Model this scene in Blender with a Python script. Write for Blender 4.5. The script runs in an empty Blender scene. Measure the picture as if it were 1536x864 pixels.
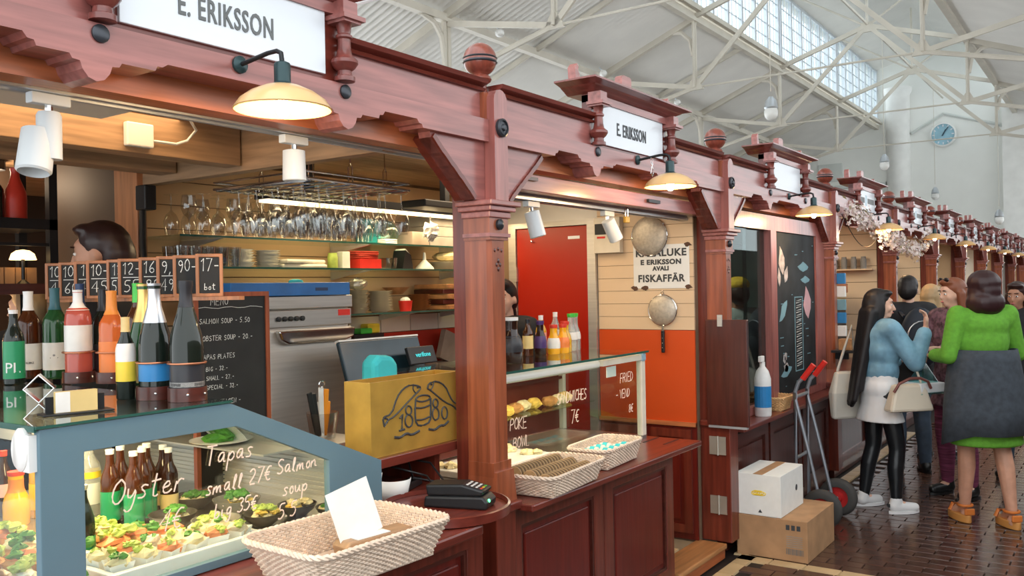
import bpy, math, random
from math import sin, cos, pi, radians, sqrt
from mathutils import Matrix, Vector

# ------------------------------------------------------------------ camera, world, exposure
SC = bpy.context.scene
COL = SC.collection
_f, _roll, _yaw = 1320.0, math.atan(0.0192), math.atan2(922, 1320)
_F = Vector((cos(_yaw), sin(_yaw), 0)); _R0 = Vector((sin(_yaw), -cos(_yaw), 0)); _U0 = Vector((0, 0, 1))
_r = _R0 * cos(_roll) - _U0 * sin(_roll); _u = _R0 * sin(_roll) + _U0 * cos(_roll)
cam_data = bpy.data.cameras.new('camera'); cam = bpy.data.objects.new('camera', cam_data); COL.objects.link(cam)
cam_data.sensor_width = 36.0; cam_data.lens = 36.0 * _f / 1536.0; cam_data.shift_y = 1.5 / 1536
cam_data.clip_start = 0.05; cam_data.clip_end = 200
cam.matrix_world = Matrix(((_r.x, _u.x, -_F.x, 0), (_r.y, _u.y, -_F.y, 0), (_r.z, _u.z, -_F.z, 1.65), (0, 0, 0, 1)))
SC.camera = cam

W = bpy.data.worlds.new('daylight'); SC.world = W; W.use_nodes = True
bg = W.node_tree.nodes['Background']; bg.inputs[0].default_value = (0.93, 0.975, 1.0, 1); bg.inputs[1].default_value = 2.2
vs = SC.view_settings
vs.view_transform = 'Standard'; vs.look = 'None'; vs.exposure = 0.25; vs.gamma = 1.0; vs.use_curve_mapping = False

# ------------------------------------------------------------------ materials
M = {}
def N(nt, t, x=0, **kw):
    n = nt.nodes.new(t)
    for k, v in kw.items(): setattr(n, k, v)
    return n
def mat(name, col, rough=.5, metal=0., var=.12, scale=6., stretch=(1, 1, 1), bump=0., coat=0., trans=0., emit=None, es=0., detail=4., sss=0., ior=1.45, col2=None, spec=.5):
    m = bpy.data.materials.new(name); m.use_nodes = True; nt = m.node_tree
    b = nt.nodes['Principled BSDF']; L = nt.links.new
    tc = N(nt, 'ShaderNodeTexCoord'); mp = N(nt, 'ShaderNodeMapping'); mp.inputs['Scale'].default_value = stretch
    L(tc.outputs['Object'], mp.inputs[0])
    no = N(nt, 'ShaderNodeTexNoise'); no.inputs['Scale'].default_value = scale; no.inputs['Detail'].default_value = detail
    L(mp.outputs[0], no.inputs[0])
    rp = N(nt, 'ShaderNodeValToRGB')
    c1 = [max(0, c * (1 - var)) for c in col]; c2 = col2 or [min(1, c * (1 + var)) for c in col]
    rp.color_ramp.elements[0].color = (*c1, 1); rp.color_ramp.elements[1].color = (*c2, 1)
    rp.color_ramp.elements[0].position = .3; rp.color_ramp.elements[1].position = .7
    L(no.outputs[0], rp.inputs[0]); L(rp.outputs[0], b.inputs['Base Color'])
    b.inputs['Roughness'].default_value = rough; b.inputs['Metallic'].default_value = metal
    b.inputs['Coat Weight'].default_value = coat; b.inputs['Coat Roughness'].default_value = .18
    b.inputs['Transmission Weight'].default_value = trans; b.inputs['IOR'].default_value = ior
    b.inputs['Specular IOR Level'].default_value = spec
    if sss: b.inputs['Subsurface Weight'].default_value = sss; b.inputs['Subsurface Radius'].default_value = (.02, .01, .006)
    if emit: b.inputs['Emission Color'].default_value = (*emit, 1); b.inputs['Emission Strength'].default_value = es
    if bump:
        bu = N(nt, 'ShaderNodeBump'); bu.inputs['Strength'].default_value = bump; bu.inputs['Distance'].default_value = .01
        L(no.outputs[0], bu.inputs['Height']); L(bu.outputs[0], b.inputs['Normal'])
    M[name] = m; return m
def clear(name, tint, gl=.06, rough=.02, fr=1.45):
    """clear thin glass: tinted see-through with a mirror layer that grows at grazing angles"""
    m = bpy.data.materials.new(name); m.use_nodes = True; nt = m.node_tree; L = nt.links.new
    for n in list(nt.nodes):
        if n.type != 'OUTPUT_MATERIAL': nt.nodes.remove(n)
    out = nt.nodes['Material Output']; t = N(nt, 'ShaderNodeBsdfTransparent'); t.inputs[0].default_value = (*tint, 1)
    g = N(nt, 'ShaderNodeBsdfGlossy'); g.inputs['Roughness'].default_value = rough; g.inputs[0].default_value = (.9, .95, .95, 1)
    fn = N(nt, 'ShaderNodeFresnel'); ge = N(nt, 'ShaderNodeNewGeometry'); mi = N(nt, 'ShaderNodeMapRange')
    mi.inputs['To Min'].default_value = fr; mi.inputs['To Max'].default_value = 1 / fr          # same mirror strength on the way in and out
    L(ge.outputs['Backfacing'], mi.inputs['Value']); L(mi.outputs[0], fn.inputs[0])
    ad = N(nt, 'ShaderNodeMath', operation='ADD'); ad.inputs[1].default_value = gl - .04; ad.use_clamp = True
    mx = N(nt, 'ShaderNodeMixShader'); L(fn.outputs[0], ad.inputs[0]); L(ad.outputs[0], mx.inputs[0]); L(t.outputs[0], mx.inputs[1]); L(g.outputs[0], mx.inputs[2]); L(mx.outputs[0], out.inputs[0])
    M[name] = m; return m
def wood(name, c, ax, rough=.32, coat=.5, var=.3, sc=3.):
    st = {'x': (1, 14, 14), 'y': (14, 1, 14), 'z': (14, 14, 1)}[ax]
    return mat(name, c, rough, 0, var, sc, st, .08, coat, detail=6)
wood('wood_pink_x', (.33, .115, .10), 'x', .36, .5, .28)
wood('wood_pink_z', (.32, .105, .09), 'z', .36, .5, .28)
wood('wood_red_x', (.15, .026, .016), 'x', .32, .4); wood('wood_red_z', (.15, .026, .014), 'z', .32, .4); wood('wood_cornice', (.20, .05, .04), 'x', .32, .5)
wood('wood_orange_x', (.40, .115, .04), 'x', .4, .3); wood('wood_orange_z', (.30, .078, .032), 'z', .35, .5); wood('wood_orange_y', (.45, .15, .055), 'y', .4, .3)
wood('wood_dark_x', (.075, .016, .010), 'x', .35, .4); wood('wood_dark_z', (.075, .016, .010), 'z', .35, .4)
wood('wood_panel', (.13, .012, .007), 'z', .35, .2, .2)
wood('wood_finial', (.22, .05, .03), 'z', .3, .6)
wood('wood_beam', (.36, .22, .12), 'x', .55, .1); wood('wood_beam_y', (.36, .22, .12), 'y', .55, .1)
wood('wood_frame', (.42, .17, .07), 'z', .45, .2)
wood('wood_step', (.42, .19, .07), 'x', .35, .4)
mat('black_iron', (.02, .022, .024), .4, .3); mat('disc_dark', (.05, .055, .065), .3, .5)
mat('steel', (.62, .60, .56), .42, .7, .08, 3, (1, 1, 30)); mat('steel_x', (.55, .55, .53), .3, 1., .1, 3, (1, 30, 30)); mat('chrome', (.75, .75, .75), .12, 1., .02)
mat('aluminium', (.62, .66, .70), .38, .7, .05); mat('white_paint', (.85, .85, .82), .5, 0, .05, 3); mat('spot_white', (.72, .76, .77), .4, 0, .03)
mat('sign_white', (.78, .83, .88), .35, 0, .03, 2, coat=.3); mat('letter', (.05, .055, .06), .5); mat('letter_grey', (.14, .15, .15), .5)
mat('roof_white', (.78, .77, .73), .55, 0, .05, 1.2); mat('truss_white', (.62, .58, .50), .5, 0, .08, 2); mat('wall_white', (.86, .87, .83), .7, 0, .03, 1)
mat('wall_trim', (.66, .69, .66), .7, 0, .03, 1); mat('bracket_brown', (.30, .24, .2), .6, 0, .2, 4)
mat('lamp_enamel', (.80, .50, .22), .28, 0, .05, 3, coat=.4); mat('lamp_inside', (.9, .8, .6), .35, 0, .03); mat('bulb', (1, .9, .7), .3, emit=(1, .72, .38), es=26.)
mat('lamp_green', (.03, .06, .065), .3, .4)
mat('blue_frame', (.12, .205, .25), .5, 0, .05, 3)
clear('glass', (.93, .97, .95), .05); clear('glass_top', (.55, .58, .56), .12); clear('glass_green', (.92, .97, .94), .06); clear('wine_glass', (.90, .90, .89), .12, .01, 1.4); clear('window_pane', (.955, .985, 1.0), .05); clear('shop_pane', (.50, .58, .58), .05, .02, 1.25); clear('poly_bag', (.55, .85, .85), .12, .2)
M['glass_edge'] = mat('glass_edge', (.03, .10, .08), .1, 0, .1)
mat('tile_dark', (.075, .036, .025), .18, 0, .35, 2.5, coat=.3); mat('grout_dark', (.018, .012, .010), .6); mat('tile_yellow', (.55, .40, .22), .3, 0, .12, 5, coat=.2); mat('grout_light', (.25, .19, .12), .7)
mat('cream_board', (.70, .52, .34), .5, 0, .04, 3); mat('groove', (.2, .13, .08), .8); mat('orange_paint', (.60, .075, .012), .4, 0, .06, 2); mat('red_door', (.36, .014, .004), .33, 0, .06, 1.5, coat=.25)
mat('white_enamel', (.80, .80, .77), .25, 0, .05, 3, coat=.4); mat('rust', (.10, .05, .03), .8)

# ------------------------------------------------------------------ mesh helpers
class MB:
    def __init__(s): s.v = []; s.f = []
    def add(s, vs, fs):
        o = len(s.v); s.v += [tuple(p) for p in vs]; s.f += [tuple(i + o for i in q) for q in fs]; return s
    def box(s, x0, x1, y0, y1, z0, z1):
        return s.add([(x0, y0, z0), (x1, y0, z0), (x1, y1, z0), (x0, y1, z0), (x0, y0, z1), (x1, y0, z1), (x1, y1, z1), (x0, y1, z1)],
                     [(0, 3, 2, 1), (4, 5, 6, 7), (0, 1, 5, 4), (1, 2, 6, 5), (2, 3, 7, 6), (3, 0, 4, 7)])
    def lathe(s, prof, n=16, c=(0, 0, 0), ax='z', cap=True, sx=1., sy=1.):
        vs = []; fs = []
        for r, z in prof:
            for i in range(n):
                a = 2 * pi * i / n; p = (r * cos(a) * sx, r * sin(a) * sy, z)
                if ax == 'y': p = (p[0], p[2], p[1])
                elif ax == 'x': p = (p[2], p[0], p[1])
                vs.append((p[0] + c[0], p[1] + c[1], p[2] + c[2]))
        for k in range(len(prof) - 1):
            for i in range(n):
                j = (i + 1) % n; q = (k * n + i, k * n + j, (k + 1) * n + j, (k + 1) * n + i)
                fs.append(q if ax != 'y' else q[::-1])
        if cap:
            a = tuple(range(n))[::-1]; b = tuple((len(prof) - 1) * n + i for i in range(n))
            if ax == 'y': a, b = a[::-1], b[::-1]
            if prof[0][0] > 1e-5: fs.append(a)
            if prof[-1][0] > 1e-5: fs.append(b)
        return s.add(vs, fs)
    def tube(s, pts, r, n=6, cap=True):
        pts = [Vector(p) for p in pts]; rs = r if isinstance(r, (list, tuple)) else [r] * len(pts)
        vs = []; fs = []; ref = None
        for i, p in enumerate(pts):
            d = (pts[min(i + 1, len(pts) - 1)] - pts[max(i - 1, 0)])
            d = d.normalized() if d.length > 1e-9 else Vector((0, 0, 1))
            if ref is None: ref = Vector((0, 0, 1)) if abs(d.z) < .9 else Vector((1, 0, 0))
            a = d.cross(ref); a = a.normalized() if a.length > 1e-6 else d.orthogonal().normalized(); b = d.cross(a); ref = -b if False else ref
            for k in range(n):
                t = 2 * pi * k / n; vs.append(p + a * (cos(t) * rs[i]) + b * (sin(t) * rs[i]))
        for i in range(len(pts) - 1):
            for k in range(n):
                j = (k + 1) % n; fs.append((i * n + k, i * n + j, (i + 1) * n + j, (i + 1) * n + k))
        if cap: fs.append(tuple(range(n))[::-1]); fs.append(tuple((len(pts) - 1) * n + k for k in range(n)))
        return s.add(vs, fs)
    def prism(s, poly, d0, d1, pl='xz'):
        m = {'xz': lambda a, b, d: (a, d, b), 'xy': lambda a, b, d: (a, b, d), 'yz': lambda a, b, d: (d, a, b)}[pl]
        n = len(poly); vs = [m(a, b, d0) for a, b in poly] + [m(a, b, d1) for a, b in poly]
        fs = [tuple(range(n)), tuple(range(n, 2 * n))[::-1]] + [(i, n + i, n + (i + 1) % n, (i + 1) % n) for i in range(n)]
        return s.add(vs, fs)
    def ring(s, out, inn, d0, d1, pl='xz'):
        m = {'xz': lambda a, b, d: (a, d, b), 'xy': lambda a, b, d: (a, b, d), 'yz': lambda a, b, d: (d, a, b)}[pl]
        n = len(out); vs = []
        for d in (d0, d1): vs += [m(a, b, d) for a, b in out] + [m(a, b, d) for a, b in inn]
        fs = []
        for i in range(n):
            j = (i + 1) % n
            fs += [(i, j, n + j, n + i), (2 * n + i, 3 * n + i, 3 * n + j, 2 * n + j), (i, 2 * n + i, 2 * n + j, j), (n + i, n + j, 3 * n + j, 3 * n + i)]
        return s.add(vs, fs)
    def frame(s, x0, x1, z0, z1, w, y0, y1, pl='xz'):
        return s.ring([(x0, z0), (x1, z0), (x1, z1), (x0, z1)], [(x0 + w, z0 + w), (x1 - w, z0 + w), (x1 - w, z1 - w), (x0 + w, z1 - w)], y0, y1, pl)
    def ell(s, c, r, n=12, m=8):
        pr = [(sin(pi * k / m), -cos(pi * k / m)) for k in range(m + 1)]; vs = []; fs = []
        b = MB().lathe([(max(a, 1e-4), z) for a, z in pr], n, cap=False)
        return s.add([(x * r[0] + c[0], y * r[1] + c[1], z * r[2] + c[2]) for x, y, z in b.v], b.f)
    def cap(s, a, b, ra, rb, n=10):
        """closed tapered capsule"""
        a = Vector(a); b = Vector(b); d = (b - a); L = d.length; d = d.normalized() if L > 1e-6 else Vector((0, 0, 1))
        pts = []; rs = []
        for t in (-.98, -.7, -.35): pts.append(a + d * ra * t); rs.append(ra * sqrt(1 - t * t))
        pts.append(a); rs.append(ra); pts.append(b + d * 1e-4); rs.append(rb)
        for t in (.35, .7, .98): pts.append(b + d * rb * t); rs.append(rb * sqrt(1 - t * t))
        return s.tube(pts, rs, n)
    def xf(s, mt): s.v = [tuple(mt @ Vector(p)) for p in s.v]; return s
    def shift(s, x, y, z): s.v = [(a + x, b + y, c + z) for a, b, c in s.v]; return s
    def rot(s, ang, ax='Z', c=(0, 0, 0)):
        return s.xf(Matrix.Translation(c) @ Matrix.Rotation(ang, 4, ax) @ Matrix.Translation((-c[0], -c[1], -c[2])))
    def mesh(s, name, smooth=None):
        me = bpy.data.meshes.new(name); me.from_pydata(s.v, [], s.f); me.update()
        if smooth:
            me.polygons.foreach_set('use_smooth', [True] * len(me.polygons))
            me.set_sharp_from_angle(angle=radians(smooth))
        return me
def part(name, mb, m, parent=None, smooth=None, world=False, bevel=0, label=None, loc=None, kind=None):
    """links one mesh object; world=True means the vertices are world points and the parent has no rotation"""
    if world and parent is not None:
        q = parent.location.copy(); pp = parent.parent
        while pp is not None: q += pp.location; pp = pp.parent
        mb.shift(-q.x, -q.y, -q.z)
    me = mb if isinstance(mb, bpy.types.Mesh) else mb.mesh(name, smooth)
    if not isinstance(mb, bpy.types.Mesh) or not me.materials: me.materials.append(M[m])
    o = bpy.data.objects.new(name, me); COL.objects.link(o)
    if parent is not None: o.parent = parent
    if loc: o.location = loc
    if bevel:
        b = o.modifiers.new('bevel', 'BEVEL'); b.width = bevel; b.segments = 2; b.limit_method = 'ANGLE'; b.angle_limit = radians(40)
    if label: o['label'] = label
    if kind: o['kind'] = kind
    return o
def thing(name, label, cat, loc=(0, 0, 0), rz=0, group=None):
    o = bpy.data.objects.new(name, None); COL.objects.link(o); o.empty_display_size = .05
    o.location = loc; o.rotation_euler = (0, 0, rz); o['label'] = label; o['category'] = cat
    if group: o['group'] = group
    return o
def solo(name, mb, m, label, cat, group=None, base=None, **kw):
    """a thing that is one mesh given in world points; its origin goes to base"""
    if base is None:
        xs, ys, zs = zip(*mb.v); base = ((min(xs) + max(xs)) / 2, (min(ys) + max(ys)) / 2, min(zs))
    mb.shift(-base[0], -base[1], -base[2]); o = part(name, mb, m, None, loc=base, **kw)
    o['label'] = label; o['category'] = cat
    if group: o['group'] = group
    return o
def struct(name, mb, m, **kw):
    o = part(name, mb, m, None, **kw); o['kind'] = 'structure'; return o
def copytree(src, loc, label=None, group=None, rz=None):
    r = src.copy(); COL.objects.link(r); r.location = loc
    if rz is not None: r.rotation_euler = (0, 0, rz)
    if label: r['label'] = label
    if group: r['group'] = group
    for ch in list(src.children):
        c = ch.copy(); COL.objects.link(c); c.parent = r
        for g in list(ch.children):
            d = g.copy(); COL.objects.link(d); d.parent = c
    return r
def point_light(name, loc, e, col, r=.05, parent=None):
    l = bpy.data.lights.new(name, 'POINT'); l.energy = e; l.color = col; l.shadow_soft_size = r
    o = bpy.data.objects.new(name, l); COL.objects.link(o); o.location = loc
    if parent: o.parent = parent
    return o
def area_light(name, loc, e, col, sx, sy, rot=(0, 0, 0), parent=None):
    l = bpy.data.lights.new(name, 'AREA'); l.energy = e; l.color = col; l.shape = 'RECTANGLE'; l.size = sx; l.size_y = sy
    o = bpy.data.objects.new(name, l); COL.objects.link(o); o.location = loc; o.rotation_euler = rot
    if parent: o.parent = parent
    return o
def text_mb(s, size, ext=.001, off=0., shear=0., space=1., align='CENTER', sx=1.):
    """letters as a mesh in the local xz plane, facing -y, centred"""
    c = bpy.data.curves.new('txt', 'FONT'); c.body = s; c.size = size; c.extrude = ext; c.offset = off; c.shear = shear; c.space_character = space
    c.align_x = align; c.align_y = 'CENTER'; c.resolution_u = 3
    o = bpy.data.objects.new('txt', c); me = bpy.data.meshes.new_from_object(o)
    mb = MB(); mb.add([(v.co.x * sx, -v.co.z, v.co.y) for v in me.vertices], [tuple(p.vertices) for p in me.polygons])
    bpy.data.objects.remove(o); bpy.data.curves.remove(c); bpy.data.meshes.remove(me); return mb
# single-stroke hand lettering (unit height 1, width about .6)
_S = {'A': '0,0 .3,1 .6,0|.12,.4 .48,.4', 'B': '0,0 0,1 .4,.95 .45,.7 .35,.55 0,.52|.35,.55 .55,.3 .4,.02 0,0', 'C': '.55,.85 .3,1 .05,.75 .02,.3 .25,0 .55,.12', 'D': '0,0 0,1 .35,.9 .55,.5 .35,.08 0,0', 'E': '.5,1 0,1 0,0 .5,0|0,.52 .4,.52', 'F': '.5,1 0,1 0,0|0,.52 .4,.52', 'G': '.55,.85 .3,1 .05,.7 .05,.3 .3,0 .55,.15 .55,.45 .35,.45', 'H': '0,0 0,1|.5,0 .5,1|0,.5 .5,.5', 'I': '.1,0 .1,1', 'J': '.4,1 .4,.2 .2,0 0,.15', 'K': '0,0 0,1|.5,1 0,.45 .55,0', 'L': '0,1 0,0 .45,0', 'M': '0,0 .05,1 .32,.4 .6,1 .65,0', 'N': '0,0 0,1 .5,0 .5,1', 'O': '.3,1 .05,.75 .05,.25 .3,0 .55,.25 .55,.75 .3,1', 'P': '0,0 0,1 .4,.95 .5,.75 .4,.5 0,.48', 'R': '0,0 0,1 .4,.95 .5,.75 .4,.52 0,.5|.25,.5 .55,0', 'S': '.5,.88 .28,1 .05,.82 .12,.6 .42,.42 .5,.2 .28,0 .02,.12', 'T': '0,1 .6,1|.3,1 .28,0', 'U': '0,1 .02,.2 .25,0 .48,.2 .5,1', 'V': '0,1 .28,0 .55,1', 'W': '0,1 .18,0 .35,.7 .52,0 .7,1', 'X': '0,1 .5,0|.5,1 0,0', 'Y': '0,1 .25,.5 .5,1|.25,.5 .22,0', 'Z': '0,1 .5,1 0,0 .5,0',
      '0': '.28,1 .05,.75 .05,.25 .28,0 .5,.25 .5,.75 .28,1', '1': '.05,.75 .25,1 .25,0', '2': '.03,.8 .25,1 .48,.8 .4,.5 .02,0 .52,0', '3': '.03,.9 .3,1 .48,.78 .2,.55 .5,.3 .28,0 .02,.1', '4': '.4,0 .4,1 0,.35 .55,.35', '5': '.48,1 .08,1 .05,.58 .35,.6 .5,.3 .28,0 .02,.08', '6': '.42,1 .1,.55 .05,.2 .28,0 .5,.22 .3,.48 .08,.3', '7': '0,1 .5,1 .18,0', '8': '.28,.55 .06,.78 .28,1 .48,.78 .28,.55 .03,.25 .28,0 .52,.25 .28,.55', '9': '.5,.7 .25,.5 .05,.75 .28,1 .5,.75 .45,.3 .3,0',
      '-': '.05,.45 .4,.45', '.': '.1,0 .14,.06', ',': '.15,.1 .05,-.15', ' ': '', '€': '.5,.9 .28,.95 .1,.6 .1,.35 .28,.02 .5,.1|-.02,.55 .4,.55|-.02,.4 .36,.4', '=': '0,.6 .35,.6 .35,.4 0,.4 0,.6', '_': '0,.02 .6,0', '/': '0,0 .4,1',
      'a': '.42,.5 .2,.55 .04,.25 .2,.02 .4,.3 .42,.5 .4,.05 .55,.05', 'b': '.05,1 .05,.02|.05,.3 .25,.5 .45,.25 .25,0 .05,.1', 'e': '.05,.25 .4,.32 .28,.55 .06,.35 .12,.05 .35,.02 .5,.15', 'g': '.42,.48 .2,.55 .05,.28 .2,.05 .4,.25 .42,.5 .38,-.3 .18,-.45 .05,-.3', 'i': '.1,.5 .1,.05 .25,.05|.1,.72 .12,.76', 'l': '.05,.1 .25,.8 .15,1 .08,.7 .1,.1 .25,0', 'm': '.02,0 .05,.5 .05,.2 .2,.52 .27,.35 .27,0 .3,.25 .45,.52 .52,.35 .52,.05 .65,.05', 'n': '.02,0 .05,.5 .05,.2 .25,.52 .38,.35 .38,.05 .52,.05', 'o': '.22,.55 .04,.3 .2,0 .42,.25 .25,.55 .35,.5', 'p': '.05,.5 .02,-.45|.05,.3 .25,.55 .45,.3 .25,.02 .05,.15', 'r': '.02,0 .06,.5 .05,.25 .22,.52 .4,.45', 's': '.4,.48 .2,.55 .08,.42 .35,.2 .28,.02 .02,.05', 't': '.18,.95 .15,.1 .3,0 .4,.08|.0,.65 .42,.68', 'u': '.05,.5 .06,.1 .22,.02 .4,.3 .42,.5 .42,.08 .55,.05', 'y': '.05,.5 .08,.15 .25,.1 .42,.5 .38,-.3 .18,-.45 .02,-.3', 'd': '.42,.48 .2,.52 .05,.25 .2,.02 .4,.2 .45,1 .42,.05', 'h': '.05,0 .08,1|.05,.3 .25,.5 .38,.3 .4,0', 'k': '.05,0 .05,1|.35,.5 .08,.25 .4,0', 'v': '.03,.5 .2,.02 .4,.5', 'c': '.4,.45 .2,.52 .05,.25 .2,.02 .42,.1'}
def strokes(s, h, r, seed=0, slant=.08, gap=.2):
    """hand-written strokes in the local xz plane starting at 0,0"""
    rd = random.Random(seed); mb = MB(); x = 0.
    for ch in s:
        g = _S.get(ch, _S.get(ch.upper(), '')); w = .3
        j = rd.uniform(-.05, .05)
        for pl in filter(None, g.split('|')):
            pts = [tuple(map(float, q.split(','))) for q in pl.split()]
            if len(pts) > 2:                      # one smoothing pass
                q = [pts[0]]
                for a, b in zip(pts[:-1], pts[1:]): q += [(a[0] * .75 + b[0] * .25, a[1] * .75 + b[1] * .25), (a[0] * .25 + b[0] * .75, a[1] * .25 + b[1] * .75)]
                q.append(pts[-1]); pts = q if ch not in 'AEFHIKLMNTVWXYZ147' else pts
            w = max(w, max(p[0] for p in pts))
            mb.tube([((x + p[0] + (p[1]) * slant) * h, 0, (p[1] + j) * h) for p in pts], r, 4)
        x += w + gap
    for i, p in enumerate(mb.v): mb.v[i] = (p[0], p[1] * .3, p[2])
    return mb, (x - gap) * h

# ------------------------------------------------------------------ hall shell
fl = struct('floor', MB().box(-4, 37, -3, 13.6, -.06, -.012), 'grout_dark')
tile_me = MB().add([(-.048, -.098, -.011), (.048, -.098, -.011), (.048, .098, -.011), (-.048, .098, -.011), (-.045, -.095, 0), (.045, -.095, 0), (.045, .095, 0), (-.045, .095, 0)],
                   [(4, 5, 6, 7), (0, 1, 5, 4), (1, 2, 6, 5), (2, 3, 7, 6), (3, 0, 4, 7)])
tm = tile_me.mesh('floor_tile'); tm.materials.append(M['tile_dark'])
ytm = MB().add([(x, y, z) for x, y, z in tile_me.v], tile_me.f).mesh('yellow_tile'); ytm.materials.append(M['tile_yellow'])
rest = MB(); cand = []
for i in range(20, 205):
    x = .05 + i * .1
    for j in range(-16, 20):
        y = .1 * (2 * j + 1) + (.1 if i % 2 else 0) - .02
        if y > 1.80 or y < -2.2 or (5.1 < x < 5.22): continue
        cand.append((x, y))
near = [c for c in cand if 4.75 < c[0] < 7.7 and .15 < c[1]]
near = sorted(near, key=lambda c: (c[0] - 5.2) ** 2 + (c[1] - 1.1) ** 2 * 1.3)[:290]; ns = set(near)
rd = random.Random(4)
for c in cand:
    dz = rd.uniform(-.0012, .0006)
    if c in ns: part('floor_tile', tm, None, fl, loc=(c[0], c[1], dz))
    else: rest.add([(a + c[0], b + c[1], h + dz) for a, b, h in tile_me.v], tile_me.f)
part('floor_tiling', rest, 'tile_dark', fl, kind='stuff')
for i in range(24): part('yellow_tile', ytm, None, fl, loc=(.51 + i * .2, 1.91, 0)).rotation_euler = (0, 0, pi / 2)
for i in range(18): part('yellow_tile', ytm, None, fl, loc=(5.155, 1.86 - i * .2, 0))
for i in range(26): part('yellow_tile', ytm, None, fl, loc=(5.3 + i * .2 , 1.96, 0)).rotation_euler = (0, 0, pi / 2)
sf = struct('floor_stall', MB().box(.4, 5.05, 2.2, 4.0, 0, .078), 'grout_light')
for i in range(4):
    for j in range(5): part('yellow_tile', ytm, None, sf, loc=(4.47 + i * .105, 2.3 + j * .205, .09))

AL, ZA, ZB, YC = 7.7, 7.6, 6.0, 5.4; AR = 2 * YC - AL; SL = -.391
XR0, XR1 = 2.0, 35.5
def corr(y0, z0, y1, z1, sgn):
    mb = MB(); p = .16; n = int((XR1 - XR0) / p * 4); vs = []; fs = []
    for i in range(n + 1):
        h = .042 * sin(i * pi / 2); x = XR0 + i * p / 4
        vs += [(x, y0, z0 + h), (x, y1, z1 + h)]
    for i in range(n): fs.append((2 * i, 2 * i + 1, 2 * i + 3, 2 * i + 2))
    return mb.add(vs, fs)
struct('ceiling_left', corr(AL + .05, ZA - .02, 13.5, ZA + (13.5 - AL) * SL, 1), 'roof_white', smooth=60)
struct('ceiling_right', corr(AR - .05, ZA - .02, -2.7, ZA + (AR + 2.7) * SL, 1), 'roof_white', smooth=60)
struct('ceiling_lantern', corr(AL + .25, 9.62, YC, 10.4, 1), 'roof_white', smooth=60)
struct('ceiling_lantern.001', corr(AR - .25, 9.62, YC, 10.4, 1), 'roof_white', smooth=60)
struct('wall_right_blocker', MB().box(-1.0, 31, -2.3, -2.2, 0, 2.35), 'wood_dark_z')  # unseen wall added to block low daylight from the right
wl = struct('wall_left', MB().box(24, 35.5, 13.5, 13.6, 0, 5.4), 'wall_white')
we = struct('wall_end', MB().box(35.5, 35.7, -2.7, 13.5, 0, 10.6), 'wall_white')
part('pilaster', MB().lathe([(.42, 0), (.42, 8.6), (.5, 8.75), (.5, 8.9)], 20, (35.5, 6.95, 0)), 'white_paint', we, smooth=30)
part('pilaster', MB().box(35.2, 35.5, 2.5, 3.5, 0, 8.3), 'white_paint', we)
part('gable_moulding', MB().tube([(35.46, 6.5, 7.15), (35.46, YC, 7.75), (35.46, 3.5, 7.1)], .06, 4), 'wall_trim', we)
part('ledge', MB().box(35.3, 35.5, 7.4, 13.5, 5.3, 5.42), 'wall_trim', we)
part('niche', MB().box(35.42, 35.5, 9.0, 9.9, 5.6, 6.3), 'wall_trim', we)
# long eave beams
for nm, y in (('trim_1', AL), ('trim_2', AR)):
    s = 1 if y > YC else -1
    t = struct(nm, MB().box(XR0, XR1, y - .07, y + .07, ZA - .16, ZA - .06).box(XR0, XR1, y - .04, y + .04, ZA - .06, ZA + .02), 'truss_white')
    part('gutter', MB().box(XR0, XR1, y - .2, y - .1, ZA + .02, ZA + .09).box(XR0, XR1, y - .12, y + .05, ZA + .09, ZA + .2), 'bracket_brown' if s < 0 else 'truss_white', t)
t = struct('trim_3', MB().box(XR0, XR1, 9.93, 10.07, 6.48, 6.62), 'truss_white')
t2 = struct('trim_4', MB().box(XR0, XR1, .73, .87, 6.48, 6.62), 'truss_white')
# clerestory windows, one per truss bay and side
XT = [6.6 + 5.8 * i for i in range(5)]
wn = 0
pane_me = {}
for side, y in ((0, AL), (1, AR)):
    for k in range(5):
        x0 = XT[k] + .1; x1 = min(x0 + 5.6, 35.4); wn += 1; z0, z1 = 7.82, 9.6; nb = 6; w = (x1 - x0) / nb
        fr = MB().box(x0 - .1, x1 + .1, y - .05, y + .05, z0 - .06, z0).box(x0 - .1, x1 + .1, y - .05, y + .05, z1, z1 + .08)
        for i in range(nb + 1): fr.box(x0 + i * w - .045, x0 + i * w + .045, y - .05, y + .05, z0, z1)
        wd = struct('window_%d' % wn, fr, 'lamp_green' if False else 'aluminium')
        cols, rows = (3, 5)
        if side == 0:
            bars = MB()
            for i in range(nb):
                for c in range(1, cols): xx = x0 + i * w + .045 + (w - .09) * c / cols; bars.box(xx - .008, xx + .008, y - .015, y + .015, z0, z1)
            for r_ in range(1, rows): zz = z0 + (z1 - z0) * r_ / rows; bars.box(x0, x1, y - .015, y + .015, zz - .008, zz + .008)
            part('glazing_bars', bars, 'aluminium', wd)
            for i in range(nb):
                for c in range(cols):
                    for r_ in range(rows):
                        pw = (w - .09) / cols - .01; ph = (z1 - z0) / rows - .01
                        key = (round(pw, 4), round(ph, 4))
                        if key not in pane_me:
                            pane_me[key] = MB().box(-pw / 2, pw / 2, -.003, .003, -ph / 2, ph / 2).mesh('pane'); pane_me[key].materials.append(M['window_pane'])
                        if k < 1 and (c or r_): continue
                        if k < 1: part('pane', MB().box(x0 + i * w, x0 + (i + 1) * w, y - .003, y + .003, z0, z1), 'window_pane', wd); continue
                        part('pane', pane_me[key], None, wd, loc=(x0 + i * w + .045 + (w - .09) * (c + .5) / cols, y, z0 + (z1 - z0) * (r_ + .5) / rows))
        else:
            for i in range(nb): part('pane', MB().box(x0 + i * w, x0 + (i + 1) * w, y - .003, y + .003, z0, z1), 'window_pane', wd)
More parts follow.
